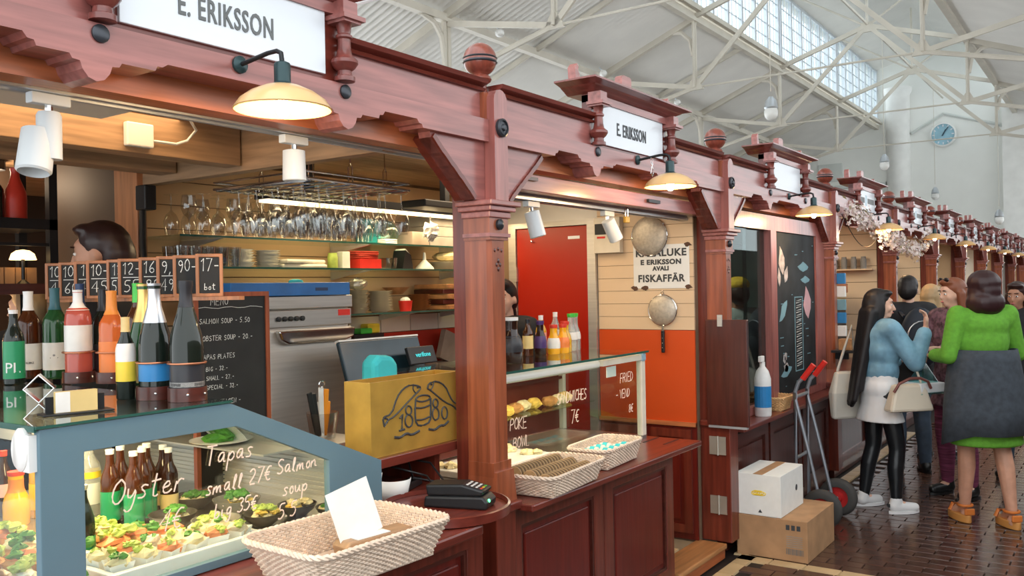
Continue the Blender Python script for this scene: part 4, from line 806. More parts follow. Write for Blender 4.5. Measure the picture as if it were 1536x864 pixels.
for i in range(3): solo('storage_box', MB().box(4.33 + i * .008, 4.62 + i * .008, 3.66, 3.88, S1 + i * .066, S1 + i * .066 + .064), 'grey_box', ('long grey box at the bottom of the stack on the top shelf', 'long grey box in the middle of the stack on the top shelf', 'long grey box on top of the stack on the top shelf')[i], 'box', bevel=.003)
fw = thing('paper_flower', 'white paper flower hanging from the strip light', 'paper flower', (4.22, 3.56, 1.96)); part('petals', blob(random.Random(7), (0, 0, .06), (.055, .04, .055), 14, 10, .35), 'paper', fw); part('ribbon', MB().tube([(0, 0, .10), (0, 0, .16)], .006, 5), 'plastic_black', fw)
solo('plastic_bag', blob(random.Random(10), (3.56, 3.74, S3 + .07), (.07, .07, .068), 12, 8, .06), 'cardboard_grey', 'grey bag of napkins at the end of the lower shelf', 'bag')
for i in range(5): solo('foil_bowl', MB().lathe([(.05, 0), (.07, .03), (.074, .032), (.066, .03), (.045, .004), (.0005, .004)], 14, (3.745 + .006 * (i % 2), 3.74, S3 + i * .026), cap=False), 'foil', 'foil bowl in the tall stack on the lower shelf', 'foil bowl', 'foil bowls on the lower shelf', smooth=40)
solo('foil_roll', blob(random.Random(13), (3.75, 3.74, S3 + .172), (.066, .06, .036), 12, 8, .12), 'foil', 'crumpled foil package on top of the foil bowls', 'foil')
cp = thing('cup', 'red cup with white content between two plate stacks', 'cup', (4.13, 3.70, S3)); part('cup_body', MB().lathe([(.036, 0), (.045, .065), (.043, .065), (.034, .005), (.0005, .005)], 16, cap=False), 'plastic_red', cp, smooth=40); part('content', blob(random.Random(2), (0, 0, .065), (.032, .032, .022), 10, 6, .1), 'paper', cp)
for i in range(5): solo('wooden_tray', MB().box(4.44, 4.76, 3.63, 3.90, S3 + i * .034, S3 + i * .034 + .03).rot(.06 * (-1) ** i, 'Z', (4.6, 3.76, 0)), 'wood_dark_x' if i % 2 else 'board_wood', 'brown wooden tray stacked at the end of the lower shelf', 'tray', 'wooden trays on the lower shelf', bevel=.004)
solo('wooden_bowl', MB().lathe([(.04, 0), (.09, .045), (.085, .045), (.036, .006), (.0005, .006)], 18, (4.20, 3.84, S3 + .105), cap=False), 'board_wood', 'wooden bowl propped behind the orange plates', 'bowl', smooth=40)
# dishwasher
dw = thing('dishwasher', 'stainless steel front loading dishwasher behind the menu board', 'dishwasher', (2.92, 3.5, .08))
X0, X1, YF = 2.66, 3.19, 3.22
part('cabinet', MB().box(X0, X1, YF + .03, 3.70, .082, 1.63), 'steel', dw, world=True, bevel=.004); part('lid', MB().box(X0 - .005, X1 + .005, YF, 3.70, 1.575, 1.637), 'steel_x', dw, world=True, bevel=.004)
part('control_panel', MB().box(X0, X1, YF + .005, YF + .03, 1.49, 1.57), 'steel_x', dw, world=True, bevel=.003)
for i in range(5): part('knob', MB().lathe([(.012, 0), (.012, -.01), (.006, -.012), (.0005, -.012)], 12, (X0 + .06 + i * .036, YF + .005, 1.53), 'y'), 'black_iron', dw, world=True, smooth=40)
dd = part('door', MB().box(X0 + .006, X1 - .006, YF, YF + .03, .90, 1.48), 'steel', dw, world=True, bevel=.004)
part('handle', MB().prism([(X0 + .03, 1.475), (X1 - .01, 1.475), (X1 - .02, 1.43), (X1 - .08, 1.412), (X0 + .09, 1.412), (X0 + .05, 1.43)], YF - .035, YF), 'chrome', dd, world=True, bevel=.008)
part('warning_label', MB().box(X1 - .09, X1 - .01, YF + .0035, YF + .005, 1.535, 1.565), 'plastic_red', dw, world=True); lp = part('lower_panel', MB().box(X0 + .006, X1 - .006, YF + .005, YF + .03, .10, .89), 'steel', dw, world=True)
part('brand_plate', MB().box(X1 - .12, X1 - .01, YF + .002, YF + .005, .83, .87), 'lb_blue', dw, world=True); part('lettering', text_mb('metos', .028, .0003).shift(X1 - .065, YF + .0018, .85), 'chalk', dw, world=True)
bt = thing('blue_tray', 'bright blue plastic tray lying on the dishwasher', 'tray', (2.80, 3.40, 1.6375))
part('tray_body', MB().ring([(2.44, 3.20), (3.16, 3.20), (3.16, 3.59), (2.44, 3.59)], [(2.455, 3.215), (3.145, 3.215), (3.145, 3.575), (2.455, 3.575)], 1.638, 1.70, 'xy').box(2.45, 3.15, 3.21, 3.58, 1.638, 1.645), 'plastic_blue', bt, world=True, bevel=.004); part('grip', MB().box(2.93, 3.01, 3.199, 3.20, 1.66, 1.675), 'cap_navy', bt, world=True)
solo('teal_bottle', MB().lathe([(.045, 0), (.045, .06), (.04, .07), (.015, .075)], 14, (3.02, 3.44, 1.6455), 'z', sy=.5), 'teal_cloth', 'round teal bottle standing on the blue tray', 'bottle', smooth=40)
tap = thing('tap', 'small chrome tap on the back wall above the blue tray', 'tap', (2.86, 3.955, 1.68)); part('spout', MB().tube([(0, 0, 0), (0, -.08, .02), (0, -.16, .015), (0, -.17, -.01)], .007, 6), 'chrome', tap, smooth=60); part('handle', MB().box(-.06, .06, -.03, -.015, .02, .03), 'chrome', tap)
# cutlery basket, paper
cb = thing('utensil_cup', 'clear cup of pens and bottle openers beside the brass box', 'utensil cup', (2.46, 2.66, 1.06))
part('cup', MB().lathe([(.05, 0), (.066, .11), (.064, .11), (.048, .004), (.0005, .004)], 18, cap=False), 'wine_glass', cb, smooth=40)
for i, (dx, m_, h) in enumerate(((-.045, 'plastic_black', .20), (-.03, 'plastic_black', .19), (0, 'plastic_white', .21), (.022, 'plastic_orange', .20), (.035, 'plastic_orange', .15), (.0, 'plastic_white', .15), (.045, 'salmon', .13))): part('utensil', MB().box(dx * .6 - .012, dx * .6 + .012, -.006 + i * .004, .003 + i * .004, .012, h).rot(dx * 5, 'Y', (dx * .6, 0, .01)), m_, cb, bevel=.003)
part('opener_ring', MB().tube([(0 + .016 * cos(a * pi / 6), 0, .222 + .012 * sin(a * pi / 6)) for a in range(13)], .003, 5), 'chrome', cb)
solo('steel_sink_unit', MB().box(2.36, 2.62, 2.56, 2.78, .905, 1.055), 'steel', 'small steel stand under the utensil cup', 'stand', bevel=.004)
# brass box
bx = thing('brass_box', 'brass counter box with black fish and 1880 emblem', 'brass box', (2.515, 2.30, 1.055))
part('shell', MB().frame(2.265, 2.70, 0, 1, .01, 0, 0) if False else MB().ring([(2.262, 2.20), (2.77, 2.20), (2.77, 2.33), (2.262, 2.33)], [(2.268, 2.206), (2.764, 2.206), (2.764, 2.324), (2.268, 2.324)], 1.056, 1.326, 'xy'), 'brass', bx, world=True)
part('base', MB().box(2.268, 2.764, 2.206, 2.324, 1.056, 1.062), 'brass', bx, world=True)
def fpt(x, y):
    u = (x - 30) / 580.; top = 78 - 78 * u; bot = 610 - 130 * u; v = (bot - y) / (bot - top); return (2.264 + u * .50, 2.1985, 1.057 + v * .268)
em = MB(); ink = lambda pts, r=.0035: em.tube([fpt(*p) for p in pts], r, 5)
def sm(p):
    q = [p[0]]
    for a, b in zip(p[:-1], p[1:]): q += [(a[0] * .75 + b[0] * .25, a[1] * .75 + b[1] * .25), (a[0] * .25 + b[0] * .75, a[1] * .25 + b[1] * .75)]
    return q + [p[-1]]
ink(sm([(105, 385), (95, 320), (150, 300), (185, 180), (225, 120), (275, 92), (335, 105), (340, 125), (300, 165), (255, 215), (165, 318), (125, 340), (105, 385)]))
ink(sm([(290, 100), (290, 130), (310, 160)]), .0025); ink([(315, 112), (322, 115)], .004); ink(sm([(100, 320), (130, 335), (120, 360)]))
ink(sm([(385, 122), (395, 85), (450, 68), (510, 105), (545, 190), (570, 225), (600, 235), (595, 285), (565, 248), (505, 222), (445, 170), (400, 130), (385, 122)])); ink(sm([(430, 75), (425, 105), (410, 130)]), .0025); ink([(408, 92), (415, 95)], .004)
ink([(200, 330), (218, 300), (212, 415)], .0045); ink([(196, 418), (230, 408)], .004)
for cx, cy, rx, ry in ((258, 275, 19, 32), (258, 350, 24, 45), (438, 228, 17, 30), (438, 305, 22, 44), (500, 298, 20, 44)): ink([(cx + rx * cos(a * pi / 8), cy - ry * sin(a * pi / 8)) for a in range(17)], .0035)
ink(sm([(305, 200), (320, 178), (355, 168), (395, 172), (405, 190), (385, 208), (340, 218), (305, 205), (305, 200)])); ink(sm([(305, 200), (298, 290), (305, 380), (350, 388), (400, 360), (405, 280), (405, 190)]), .004); ink(sm([(302, 258), (350, 262), (404, 238)])); ink(sm([(302, 345), (350, 345), (404, 318)]))
ink(sm([(165, 462), (200, 468), (240, 435), (275, 452), (325, 422)]), .005); ink(sm([(388, 412), (430, 420), (470, 385), (495, 390), (527, 358)]), .005)
part('emblem', em, 'letter', bx, world=True)
sh = thing('box_stand', 'reddish wooden shelf carrying the brass box', 'stand', (2.5, 2.33, .9)); part('top', MB().box(2.235, 2.77, 2.18, 2.55, 1.018, 1.055), 'wood_red_x', sh, world=True, bevel=.004); part('back_panel', MB().box(2.26, 2.68, 2.51, 2.53, .901, 1.018), 'wood_orange_x', sh, world=True); part('side', MB().box(2.63, 2.66, 2.22, 2.51, .901, 1.018), 'wood_red_z', sh, world=True)
# cash register behind the brass box
cr = thing('cash_register', 'dark touch screen cash register seen from behind', 'cash register', (3.2, 2.98, .90))
scr = part('screen', MB().box(-.28, .28, -.012, .012, -.16, .16).xf(Matrix.Translation((3.18, 2.98, 1.262)) @ Matrix.Rotation(radians(-18), 4, 'X')), 'screen_dark', cr, world=True, bevel=.006, smooth=None)
part('white_edge', MB().box(-.28, .28, -.013, .013, .16, .168).xf(Matrix.Translation((3.18, 2.98, 1.262)) @ Matrix.Rotation(radians(-18), 4, 'X')), 'plastic_white', cr, world=True)
cdp = part('customer_display', MB().box(-.10, .10, -.014, .006, -.045, .045).xf(Matrix.Translation((3.36, 2.915, 1.325)) @ Matrix.Rotation(radians(-20), 4, 'X')), 'plastic_black', cr, world=True, bevel=.004)
mat('lcd', (.0, .25, .25), .4, emit=(.05, .6, .62), es=1.2); part('lcd_text', text_mb('verifone', .034, .0004).xf(Matrix.Translation((3.36, 2.8975, 1.331)) @ Matrix.Rotation(radians(-20), 4, 'X')), 'lcd', cdp, world=True)
part('foot', MB().box(3.06, 3.30, 2.90, 3.12, .902, .94).box(3.14, 3.22, 2.99, 3.03, .94, 1.18), 'plastic_black', cr, world=True)
solo('service_counter', MB().box(3.0, 3.8, 2.84, 3.20, .08, .90), 'steel_x', 'steel service counter carrying the cash register', 'counter', bevel=.004)
solo('cleaning_cloth', MB().prism([(2.49, 1.056), (2.63, 1.056), (2.635, 1.36), (2.60, 1.395), (2.53, 1.40), (2.495, 1.375)], 2.40, 2.48), 'teal_cloth', 'bright teal cloth standing in front of the register screen', 'cloth', bevel=.02)
pw = thing('power_adapter', 'white round wall speaker beside the dishwasher', 'speaker', (3.33, 3.955, 1.30)); part('disc', MB().lathe([(.055, 0), (.055, -.03), (.045, -.04), (.0005, -.04)], 20, ax='y'), 'plastic_white', pw, smooth=40); part('cord', MB().tube([(.03, -.02, .04), (.05, -.02, .09), (.02, -.02, .14), (-.05, -.02, .17)], .004, 5), 'plastic_white', pw)
sc = thing('sponge_caddy', 'black wall caddy with green and yellow sponges', 'caddy', (3.95, 3.90, 1.34)); part('caddy', MB().box(-.13, .13, -.06, .055, 0, .05), 'plastic_black', sc); part('sponge', MB().box(-.06, .04, -.05, .02, .05, .085), 'cap_green', sc, bevel=.008); part('sponge', MB().box(.02, .13, -.03, .04, .05, .11), 'lb_yellow', sc, bevel=.01)
solo('folded_newspaper', MB().box(-.10, .10, -.02, .02, 0, .2).rot(.35, 'Y').shift(4.72, 3.86, 1.16).box(4.5, 5.0, 3.75, 3.955, 1.12, 1.16), 'cardboard_grey', 'folded grey papers on a small wall ledge', 'papers')
# basket, card, tray, card reader, papers
mat('wicker', (.72, .56, .38), .6, 0, .2, 40); mat('wicker_pale', (.74, .59, .46), .6, 0, .15, 40); mat('wicker_tan', (.60, .36, .16), .6, 0, .2, 40)
def rrect(w, d, r, n):
    pts = []
    for cx, cy, a0 in ((w / 2 - r, d / 2 - r, 0), (-w / 2 + r, d / 2 - r, pi / 2), (-w / 2 + r, -d / 2 + r, pi), (w / 2 - r, -d / 2 + r, 1.5 * pi)):
        for i in range(4): a = a0 + i * pi / 6; pts.append((cx + r * cos(a), cy + r * sin(a)))
    out = []; L = [(Vector(pts[i]), Vector(pts[(i + 1) % 16])) for i in range(16)]; tot = sum((b - a).length for a, b in L); st = tot / n; acc = 0; k = 0
    for a, b in L:
        l = (b - a).length
        while k * st < acc + l - 1e-9: out.append(a.lerp(b, (k * st - acc) / l)); k += 1
        acc += l
    return out[:n]
def wicker(name, lab, x, y, z, rz, w, d, h, m='wicker', rows=11, flare=.78, n=64):
    t = thing(name, lab, 'basket', (x, y, z), rz)
    wv = MB()
    for j in range(rows):
        q = (j + .5) / rows; k = flare + (1 - flare) * q; P = rrect(w * k, d * k, .05 * k, n); pts = []
        for i, p in enumerate(P):
            o = .004 * (1 if (i + j) % 2 else -1); nn = Vector((p.x / w, p.y / d)).normalized(); pts.append((p.x + nn.x * o, p.y + nn.y * o, .006 + (h - .01) * q))
        wv.tube(pts + pts[:1], h / rows * .52, 5, False)
    part('weave', wv, m, t, smooth=60)
    st = MB(); P0 = rrect(w * flare, d * flare, .04, n); P1 = rrect(w, d, .05, n)
    for a, b in zip(P0, P1): st.tube([(a.x, a.y, .004), (b.x, b.y, h)], .0026, 4, False)
    part('stakes', st, m, t)
    rm = MB(); P = rrect(w * 1.01, d * 1.01, .05, n * 2)
    for s in (0, 1): rm.tube([(p.x * (1 + .008 * sin(i * 1.2 + s * pi)), p.y * (1 + .012 * sin(i * 1.2 + s * pi)), h + .005 * cos(i * 1.2 + s * pi)) for i, p in enumerate(P + P[:1])], .0062, 5, False)
    part('braided_rim', rm, m, t, smooth=60)
    part('base', MB().box(-w * flare / 2 + .006, w * flare / 2 - .006, -d * flare / 2 + .006, d * flare / 2 - .006, 0, .008), m, t)
    return t
wicker('wicker_basket', 'large pale wicker basket with a paper card standing in it', 1.725, 1.765, .9, radians(-3), .49, .33, .10, 'wicker_pale', 15, .82, 110)
cdh = thing('card_block', 'small wooden block holding a blank white card in the basket', 'card holder', (1.80, 1.775, .909), radians(-8))
part('block', MB().prism([(-.085, 0), (.145, 0), (.155, .04), (.14, .054), (-.08, .054), (-.095, .04)], -.035, .035), 'wood_beam', cdh, bevel=.004); part('card', MB().box(-.085, .06, -.001, .001, .05, .205).rot(radians(-12), 'X', (0, 0, .045)).rot(radians(-12), 'Y', (0, 0, .045)), 'paper', cdh, label='white card with faint yellow writing'); part('slip', MB().box(-.055, .06, -.032, .026, .0545, .057), 'paper', cdh)
rt = thing('round_tray', 'round reddish wooden tray shelf in front of the carved column', 'tray', (2.30, 1.90, .9))
part('disc', MB().lathe([(.205, 0.0005), (.215, .004), (.215, .018), (.0005, .018)], 48, cap=False), 'wood_red_x', rt, smooth=40); part('rim', MB().lathe([(.214, .0005), (.222, .004), (.222, .032), (.214, .034), (.212, .019)], 48, cap=False), 'wood_red_x', rt, smooth=40)
rdv = thing('card_reader', 'black card payment terminal on the round tray', 'card reader', (2.34, 1.87, .9185), radians(-72)); rdv.scale = (1.25, 1.25, 1.25)
part('base', MB().prism([(-.09, 0), (.09, 0), (.095, .02), (.08, .035), (-.085, .03)], -.04, .04), 'plastic_black', rdv, bevel=.006); part('body', MB().prism([(-.08, .03), (.075, .035), (.085, .05), (.02, .065), (-.085, .06)], -.036, .036), 'plastic_black', rdv, bevel=.006)
for i in range(4):
    for j in range(3): part('key', MB().box(.025 + i * .013, .035 + i * .013, -.024 + j * .017, -.012 + j * .017, .0585 - i * .003, .063 - i * .003), ('plastic_white', 'cap_red', 'lb_yellow')[0] if j < 3 and i < 3 else ('cap_red', 'lb_yellow', 'cap_green')[j], rdv)
mat('led_green', (.1, 1, .3), .4, emit=(.1, 1, .3), es=4); part('led', MB().ell((.092, -.02, .022), (.004, .005, .005), 8, 6), 'led_green', rdv)
cbn = MB()
for pts in ([(2.42, 2.02, .92), (2.50, 2.15, .96), (2.42, 2.28, 1.0), (2.36, 2.34, .97), (2.45, 2.30, .92), (2.58, 2.22, .915)], [(2.42, 2.02, .925), (2.52, 2.08, .94), (2.58, 2.2, .99), (2.54, 2.28, 1.005), (2.48, 2.2, .95), (2.60, 2.1, .915)]): cbn.tube(sum([[Vector(a).lerp(Vector(b), q / 4) for q in range(4)] for a, b in zip(pts[:-1], pts[1:])], []), .004, 6)
solo('power_cable', cbn, 'plastic_black', 'tangled black cables behind the card terminal', 'cable', smooth=60)
solo('power_strip', MB().box(2.44, 2.60, 2.22, 2.27, .901, .93).rot(.3, 'Z', (2.5, 2.2, 0)), 'plastic_black', 'black power strip with tangled cables under the brass box', 'power strip', bevel=.005)
def curl(x, y, r, h, a0, a1): 
    vs = []; fs = []; n = 12
    for i in range(n + 1):
        a = a0 + (a1 - a0) * i / n; vs += [(x + r * cos(a), y + r * sin(a), .901), (x + r * cos(a) * 1.05, y + r * sin(a) * 1.05 - .02, .901 + h)]
    for i in range(n): fs.append((2 * i, 2 * i + 2, 2 * i + 3, 2 * i + 1))
    return MB().add(vs, fs)
for i, (x, y, r, h) in enumerate(((2.24, 2.22, .05, .11), (2.33, 2.18, .06, .08))):
    o = solo('brochure', curl(x, y, r, h, 2.2, 5.6), 'paper', ('tall curled white brochure beside the blue cabinet end', 'short curled white brochure behind the card terminal')[i], 'brochure', smooth=60); so = o.modifiers.new('t', 'SOLIDIFY'); so.thickness = .002
# ------------------------------------------------------------------ things behind the bottles
rk = thing('metal_rack', 'black metal shelf rack behind the wine bottles', 'rack', (1.7, 4.45, 0)); 
for x in (1.05, 2.24): part('post', MB().box(x - .02, x + .02, 4.28, 4.32, .0, 2.365).box(x - .02, x + .02, 4.58, 4.62, 0, 2.365), 'black_iron', rk, world=True)
for z in (2.03, 1.72, 1.2): part('shelf', MB().box(1.03, 2.26, 4.28, 4.62, z - .05, z), 'black_iron' if z > 2 or z < 1.3 else 'wood_dark_x', rk, world=True)
part('crossbar', MB().box(1.03, 2.26, 4.29, 4.31, 1.90, 1.915), 'black_iron', rk, world=True)
bottle(2.12, 4.40, 2.031, 'champ', .25, .05, 'cap_red', 'cap_red', 'cap_red', 'bright red bottle on the black rack', .8, (.2, .4))
for i, x in enumerate((2.03, 1.96, 1.89)): bottle(x, 4.40 + .05 * i, 2.031, 'wine', .22, .034, 'bt_dark', 'foil_black', None, 'black wine bottle on the black rack by the red bottle', .8, group='black bottles on the rack')
for i in range(5): solo('small_carton', MB().box(1.98 + i * .052, 2.026 + i * .052, 4.33, 4.42, 1.7205, 1.77).shift(0, 0, .1955) if False else MB().box(1.96 + i * .052, 2.006 + i * .052, 4.40, 4.45, 1.721, 1.80), 'cardboard', 'small brown carton on the middle rack shelf', 'carton', 'cartons on the rack')
ml = thing('table_lamp', 'glowing mushroom table lamp on the black rack', 'lamp', (2.13, 4.36, 1.7205)); mat('lamp_glow', (1, .8, .5), .5, emit=(1, .66, .30), es=2.5)
part('foot', MB().lathe([(.03, 0), (.008, .02), (.008, .12)], 12), 'black_iron', ml, smooth=40); part('shade', MB().lathe([(.06, .115), (.05, .145), (.03, .16), (.0005, .165)], 18, cap=False), 'lamp_glow', ml, smooth=50)
rc = thing('passage_lamp', 'warm glowing shade of a far stall lamp behind the price signs', 'lamp', (2.0, 6.1, 1.55)); part('shade', MB().lathe([(.22, 0), (.16, .08), (.05, .12)], 20, cap=False), 'lamp_glow', rc, smooth=50); part('cord', MB().tube([(0, 0, .12), (0, 0, .818)], .008, 5), 'black_iron', rc)
point_light('passage_light', (2.0, 6.0, 1.45), 22, (1, .6, .3), .1)
solo('far_counter', MB().box(.6, 2.35, 5.9, 6.25, 0, 1.15).box(.6, 2.35, 6.2, 6.29, 1.15, 1.5), 'board_wood', 'wooden counter of the stall behind the passage', 'counter')
solo('ceiling_downlight', MB().lathe([(.06, 0), (.06, .05)], 14, (2.2, 4.8, 2.318)), 'plastic_black', 'small black downlight in the passage ceiling', 'lamp')
point_light('passage_fill', (2.2, 4.8, 2.27), 7, (1, .75, .5), .05)  # added fill light that brightens the blond man and the rack
area_light('stall_ceiling_light', (1.7, 2.95, 2.34), 5., (1, .68, .38), .8, .4)
area_light('stall_ceiling_light', (4.2, 3.0, 2.34), 9., (1, .76, .50), .8, .6)

htr = thing('hanging_tray', 'black tray hung on a rod above the top glass shelf', 'tray', (4.05, 3.27, 2.12)); part('pan', MB().box(-.32, .32, -.09, .09, 0, .04), 'plastic_black', htr, bevel=.006); part('rod', MB().box(-.06, -.02, -.02, .02, .04, .249), 'plastic_black', htr)

# ------------------------------------------------------------------ second stall: step, counter, sandwich case
st = thing('threshold_step', 'worn orange wooden step at the stall gate', 'step', (4.76, 2.1, 0)); part('tread', MB().box(4.40, 5.08, 2.0, 2.19, .06, .09), 'wood_step', st, world=True, bevel=.006); part('riser', MB().box(4.40, 5.08, 2.015, 2.19, 0, .06), 'wood_orange_x', st, world=True)
panelled('panelled_counter', 'dark red panelled wooden counter below the bread baskets', 2.84, 4.38, 2.02, 2.54, 0, .778, 2)
ct = thing('wooden_worktop', 'worn reddish wooden counter top with two slots beside the sandwich case', 'worktop', (3.7, 2.3, .78))
part('slab', MB().box(2.835, 4.49, 1.90, 2.81, .78, .81), 'wood_red_x', ct, world=True, bevel=.007)
for x in (4.43, ): 
    for y in (2.02, 2.14): part('slot', MB().box(4.28, 4.46, y, y + .012, .8095, .8115), 'plastic_black', ct, world=True)
for nm, c, r in (('case_cream', (.72, .66, .54), .4), ('case_blue', (.30, .45, .55), .35), ('case_back', (.13, .022, .014), .35), ('mesh_steel', (.60, .56, .48), .45)): mat(nm, c, r, .8 if nm == 'mesh_steel' else 0, .1, 8)
sc2 = thing('sandwich_case', 'cream framed glass counter case lettered Sandwiches', 'display cabinet', (3.66, 2.47, .81))
part('base_plate', MB().box(2.9, 4.43, 2.2, 2.76, .811, .825), 'steel_x', sc2, world=True)
for i, x in enumerate((2.90, 4.385)): part('corner_post', MB().box(x, x + .045, 2.2, 2.235, .826, 1.255), 'case_cream', sc2, world=True, bevel=.004); part('corner_clip', MB().box(x - .002, x + .047, 2.192, 2.24, 1.235, 1.285), 'case_blue', sc2, world=True, bevel=.012)
for x in (2.90, 4.395): part('rear_post', MB().box(x, x + .035, 2.72, 2.76, .826, 1.285), 'case_cream', sc2, world=True)
fg = part('front_glass', MB().box(2.948, 4.383, 2.212, 2.218, .828, 1.245), 'glass', sc2, world=True); part('top_glass', MB().box(2.89, 4.44, 2.185, 2.77, 1.286, 1.294), 'glass_green', sc2, world=True); part('top_edge', MB().box(2.89, 4.44, 2.181, 2.185, 1.284, 1.295), 'glass_edge', sc2, world=True)
part('side_glass', MB().box(4.425, 4.43, 2.236, 2.72, .828, 1.28), 'glass', sc2, world=True)
part('lamp_tube', MB().lathe([(.022, 2.95), (.022, 3.95)], 12, (0, 2.24, 1.255), 'x'), 'white_enamel', sc2, world=True, smooth=40); part('top_bar', MB().box(3.95, 4.385, 2.2, 2.23, 1.245, 1.275), 'case_cream', sc2, world=True)
part('back_door', MB().box(2.95, 3.70, 2.73, 2.745, .83, 1.28), 'case_back', sc2, world=True); part('back_door', MB().box(3.66, 4.39, 2.745, 2.76, .83, 1.28), 'case_back', sc2, world=True)
part('door_rail', MB().box(2.95, 4.39, 2.72, 2.73, 1.12, 1.135), 'wood_dark_x', sc2, world=True); part('inner_shelf', MB().box(2.95, 4.38, 2.50, 2.72, 1.0, 1.006), 'glass_green', sc2, world=True)
part('price_tag', MB().box(4.02, 4.12, 2.218, 2.222, 1.18, 1.235), 'paper', sc2, world=True)
for s, h, x, z, sd in (('Sandwiches', .052, 3.52, 1.10, 1), ('7€', .065, 3.64, .99, 2), ('Fried', .05, 4.15, 1.14, 3), ('- Vend', .045, 4.10, 1.06, 4), ('8€', .045, 4.24, .97, 5), ('Poke', .052, 3.13, 1.03, 6), ('Bowl', .048, 3.15, .95, 7)):
    mb, w = strokes(s.upper(), h, .0026, sd, .1, .12); k = min(1, .27 / w); mb.xf(Matrix.Diagonal((k, 1, 1, 1))); chalk_on(mb, x, 2.2105, z, 'pen_writing', fg, 'glass_pen')
area_light('case_light', (3.5, 2.30, 1.24), 4., (1, .8, .55), .9, .05)
rd = random.Random(31)
for i in range(7): solo('pastry', blob(rd, (3.62 + i * .105, 2.61 + rd.uniform(-.03, .03), 1.035), (.05, .045, .028), 12, 7, .12), ('egg_yellow', 'bread', 'cream_food')[i % 3], 'golden pastry on the inner shelf of the sandwich case', 'pastry', 'pastries in the sandwich case')
pb = thing('poke_tray', 'tray of poke bowl toppings inside the sandwich case', 'tray', (3.3, 2.45, .826)); part('tray_body', MB().box(-.3, .3, -.15, .15, 0, .03), 'porcelain', pb, bevel=.006)
mb = MB()
for i in range(26): q = blob(rd, (rd.uniform(-.27, .27), rd.uniform(-.12, .12), .038), (.035, .03, .016), 8, 5, .3); mb.add(q.v, q.f)
part('toppings', mb, 'cream_food', pb)
# bottles on the case
Z2 = 1.2945
bottle(3.45, 2.42, Z2, 'juice', .22, .055, 'bt_cola', 'cap_white', 'lb_black', 'big dark cola bottle standing on the sandwich case', .93, (.25, .6))
for i, (x, y, k, h, r, g, c, l, lab) in enumerate(((3.86, 2.60, 'beer', .16, .026, 'bt_amber', 'foil_black', 'lb_gold', 'brown bottle with black cap and gold label on the case'), (3.95, 2.58, 'juice', .15, .03, 'bt_cola', 'lb_purple', 'lb_purple', 'dark berry juice bottle with purple label'), (4.05, 2.64, 'beer', .17, .028, 'bt_yellow', 'cap_white', 'lb_pink', 'yellow bottle with pink label behind the juices'), (4.02, 2.54, 'juice', .13, .032, 'bt_juice', 'cap_red', 'lb_white', 'orange juice bottle with white round label'), (4.10, 2.53, 'juice', .13, .032, 'bt_juice', 'cap_red', 'lb_orange', 'juice bottle with red patterned label on the case'), (4.17, 2.56, 'juice', .14, .034, 'bt_yellow', 'cap_red', None, 'yellow juice bottle with red cap and no label'), (4.23, 2.66, 'beer', .18, .028, 'bt_clear', 'cap_white', 'lb_white', 'clear bottle with white cap behind the water bottles'))):
    bottle(x, y, Z2, k, h * 1.22, r * 1.08, g, c, l, lab, .88, (.2, .55))
for x, y in ((4.27, 2.58), (4.34, 2.60)): bottle(x, y, Z2, 'juice', .21, .034, 'bt_clear', 'cap_green', 'lb_white', 'clear water bottle with green cap on the case', .9, (.3, .5), 'water bottles on the case')
# bread baskets
wicker('wicker_basket', 'white wicker basket of dark rye bread rounds at the counter edge', 3.15, 2.005, .8135, radians(4), .50, .27, .085, 'wicker_pale', 12, .84, 90)
wicker('wicker_basket', 'white wicker basket of wrapped rolls beside the slots', 3.70, 2.055, .8135, radians(4), .42, .22, .09, 'wicker_pale', 12, .84, 80)
br_me = MB().lathe([(.030, -.005), (.034, -.003), (.034, .003), (.030, .005), (.012, .004), (.0005, .003)], 16, ax='x', cap=False).mesh('bread_round', 40); mat('rye', (.07, .032, .013), .7, 0, .3, 30); mat('rye_cut', (.42, .27, .13), .7, 0, .2, 30); br_me.materials.append(M['rye'])
bc_me = MB().lathe([(.0005, -.0062), (.031, -.0062), (.034, -.003)], 16, ax='x', cap=False).mesh('bread_crumb', 40); bc_me.materials.append(M['rye_cut'])
for r_ in range(3):
    for i in range(15):
        t = thing('bread_round', 'thin dark rye bread round in the basket row', 'bread', (2.97 + i * .0225, 1.925 + r_ * .075, .81 + .062 + .008 * r_), radians(4), 'rye rounds in the basket'); part('crust', br_me, None, t); part('crumb', bc_me, None, t)
rd = random.Random(77)
for i in range(8): solo('sliced_bread', blob(rd, (3.02 + i * .045, 2.10 + rd.uniform(-.01, .01), .87), (.03, .022, .022), 10, 6, .15), 'cream_food' if i % 2 else 'egg_yellow', 'pale yellow bread piece at the back of the rye basket', 'bread', 'yellow bread pieces')
for i in range(9):
    x, y = 3.575 + (i % 5) * .062, 2.02 + (i // 5) * .07
    t = thing('wrapped_roll', 'bread roll in teal and white wrapper in the basket', 'bread roll', (x, y, .865), .2, 'wrapped rolls in the basket'); part('roll', MB().lathe([(.012, -.035), (.028, -.025), (.03, 0), (.028, .025), (.012, .035)], 14, ax='y'), 'cloth_white', t, smooth=40); part('wrapper', MB().lathe([(.0305, -.012), (.031, 0), (.0305, .012)], 14, ax='y', cap=False), 'teal_cloth', t)
solo('price_card', MB().box(-.05, .05, -.001, .001, 0, .17).rot(.15, 'X').shift(2.93, 2.165, .8115), 'paper', 'white price card leaning beside the carved column', 'card')
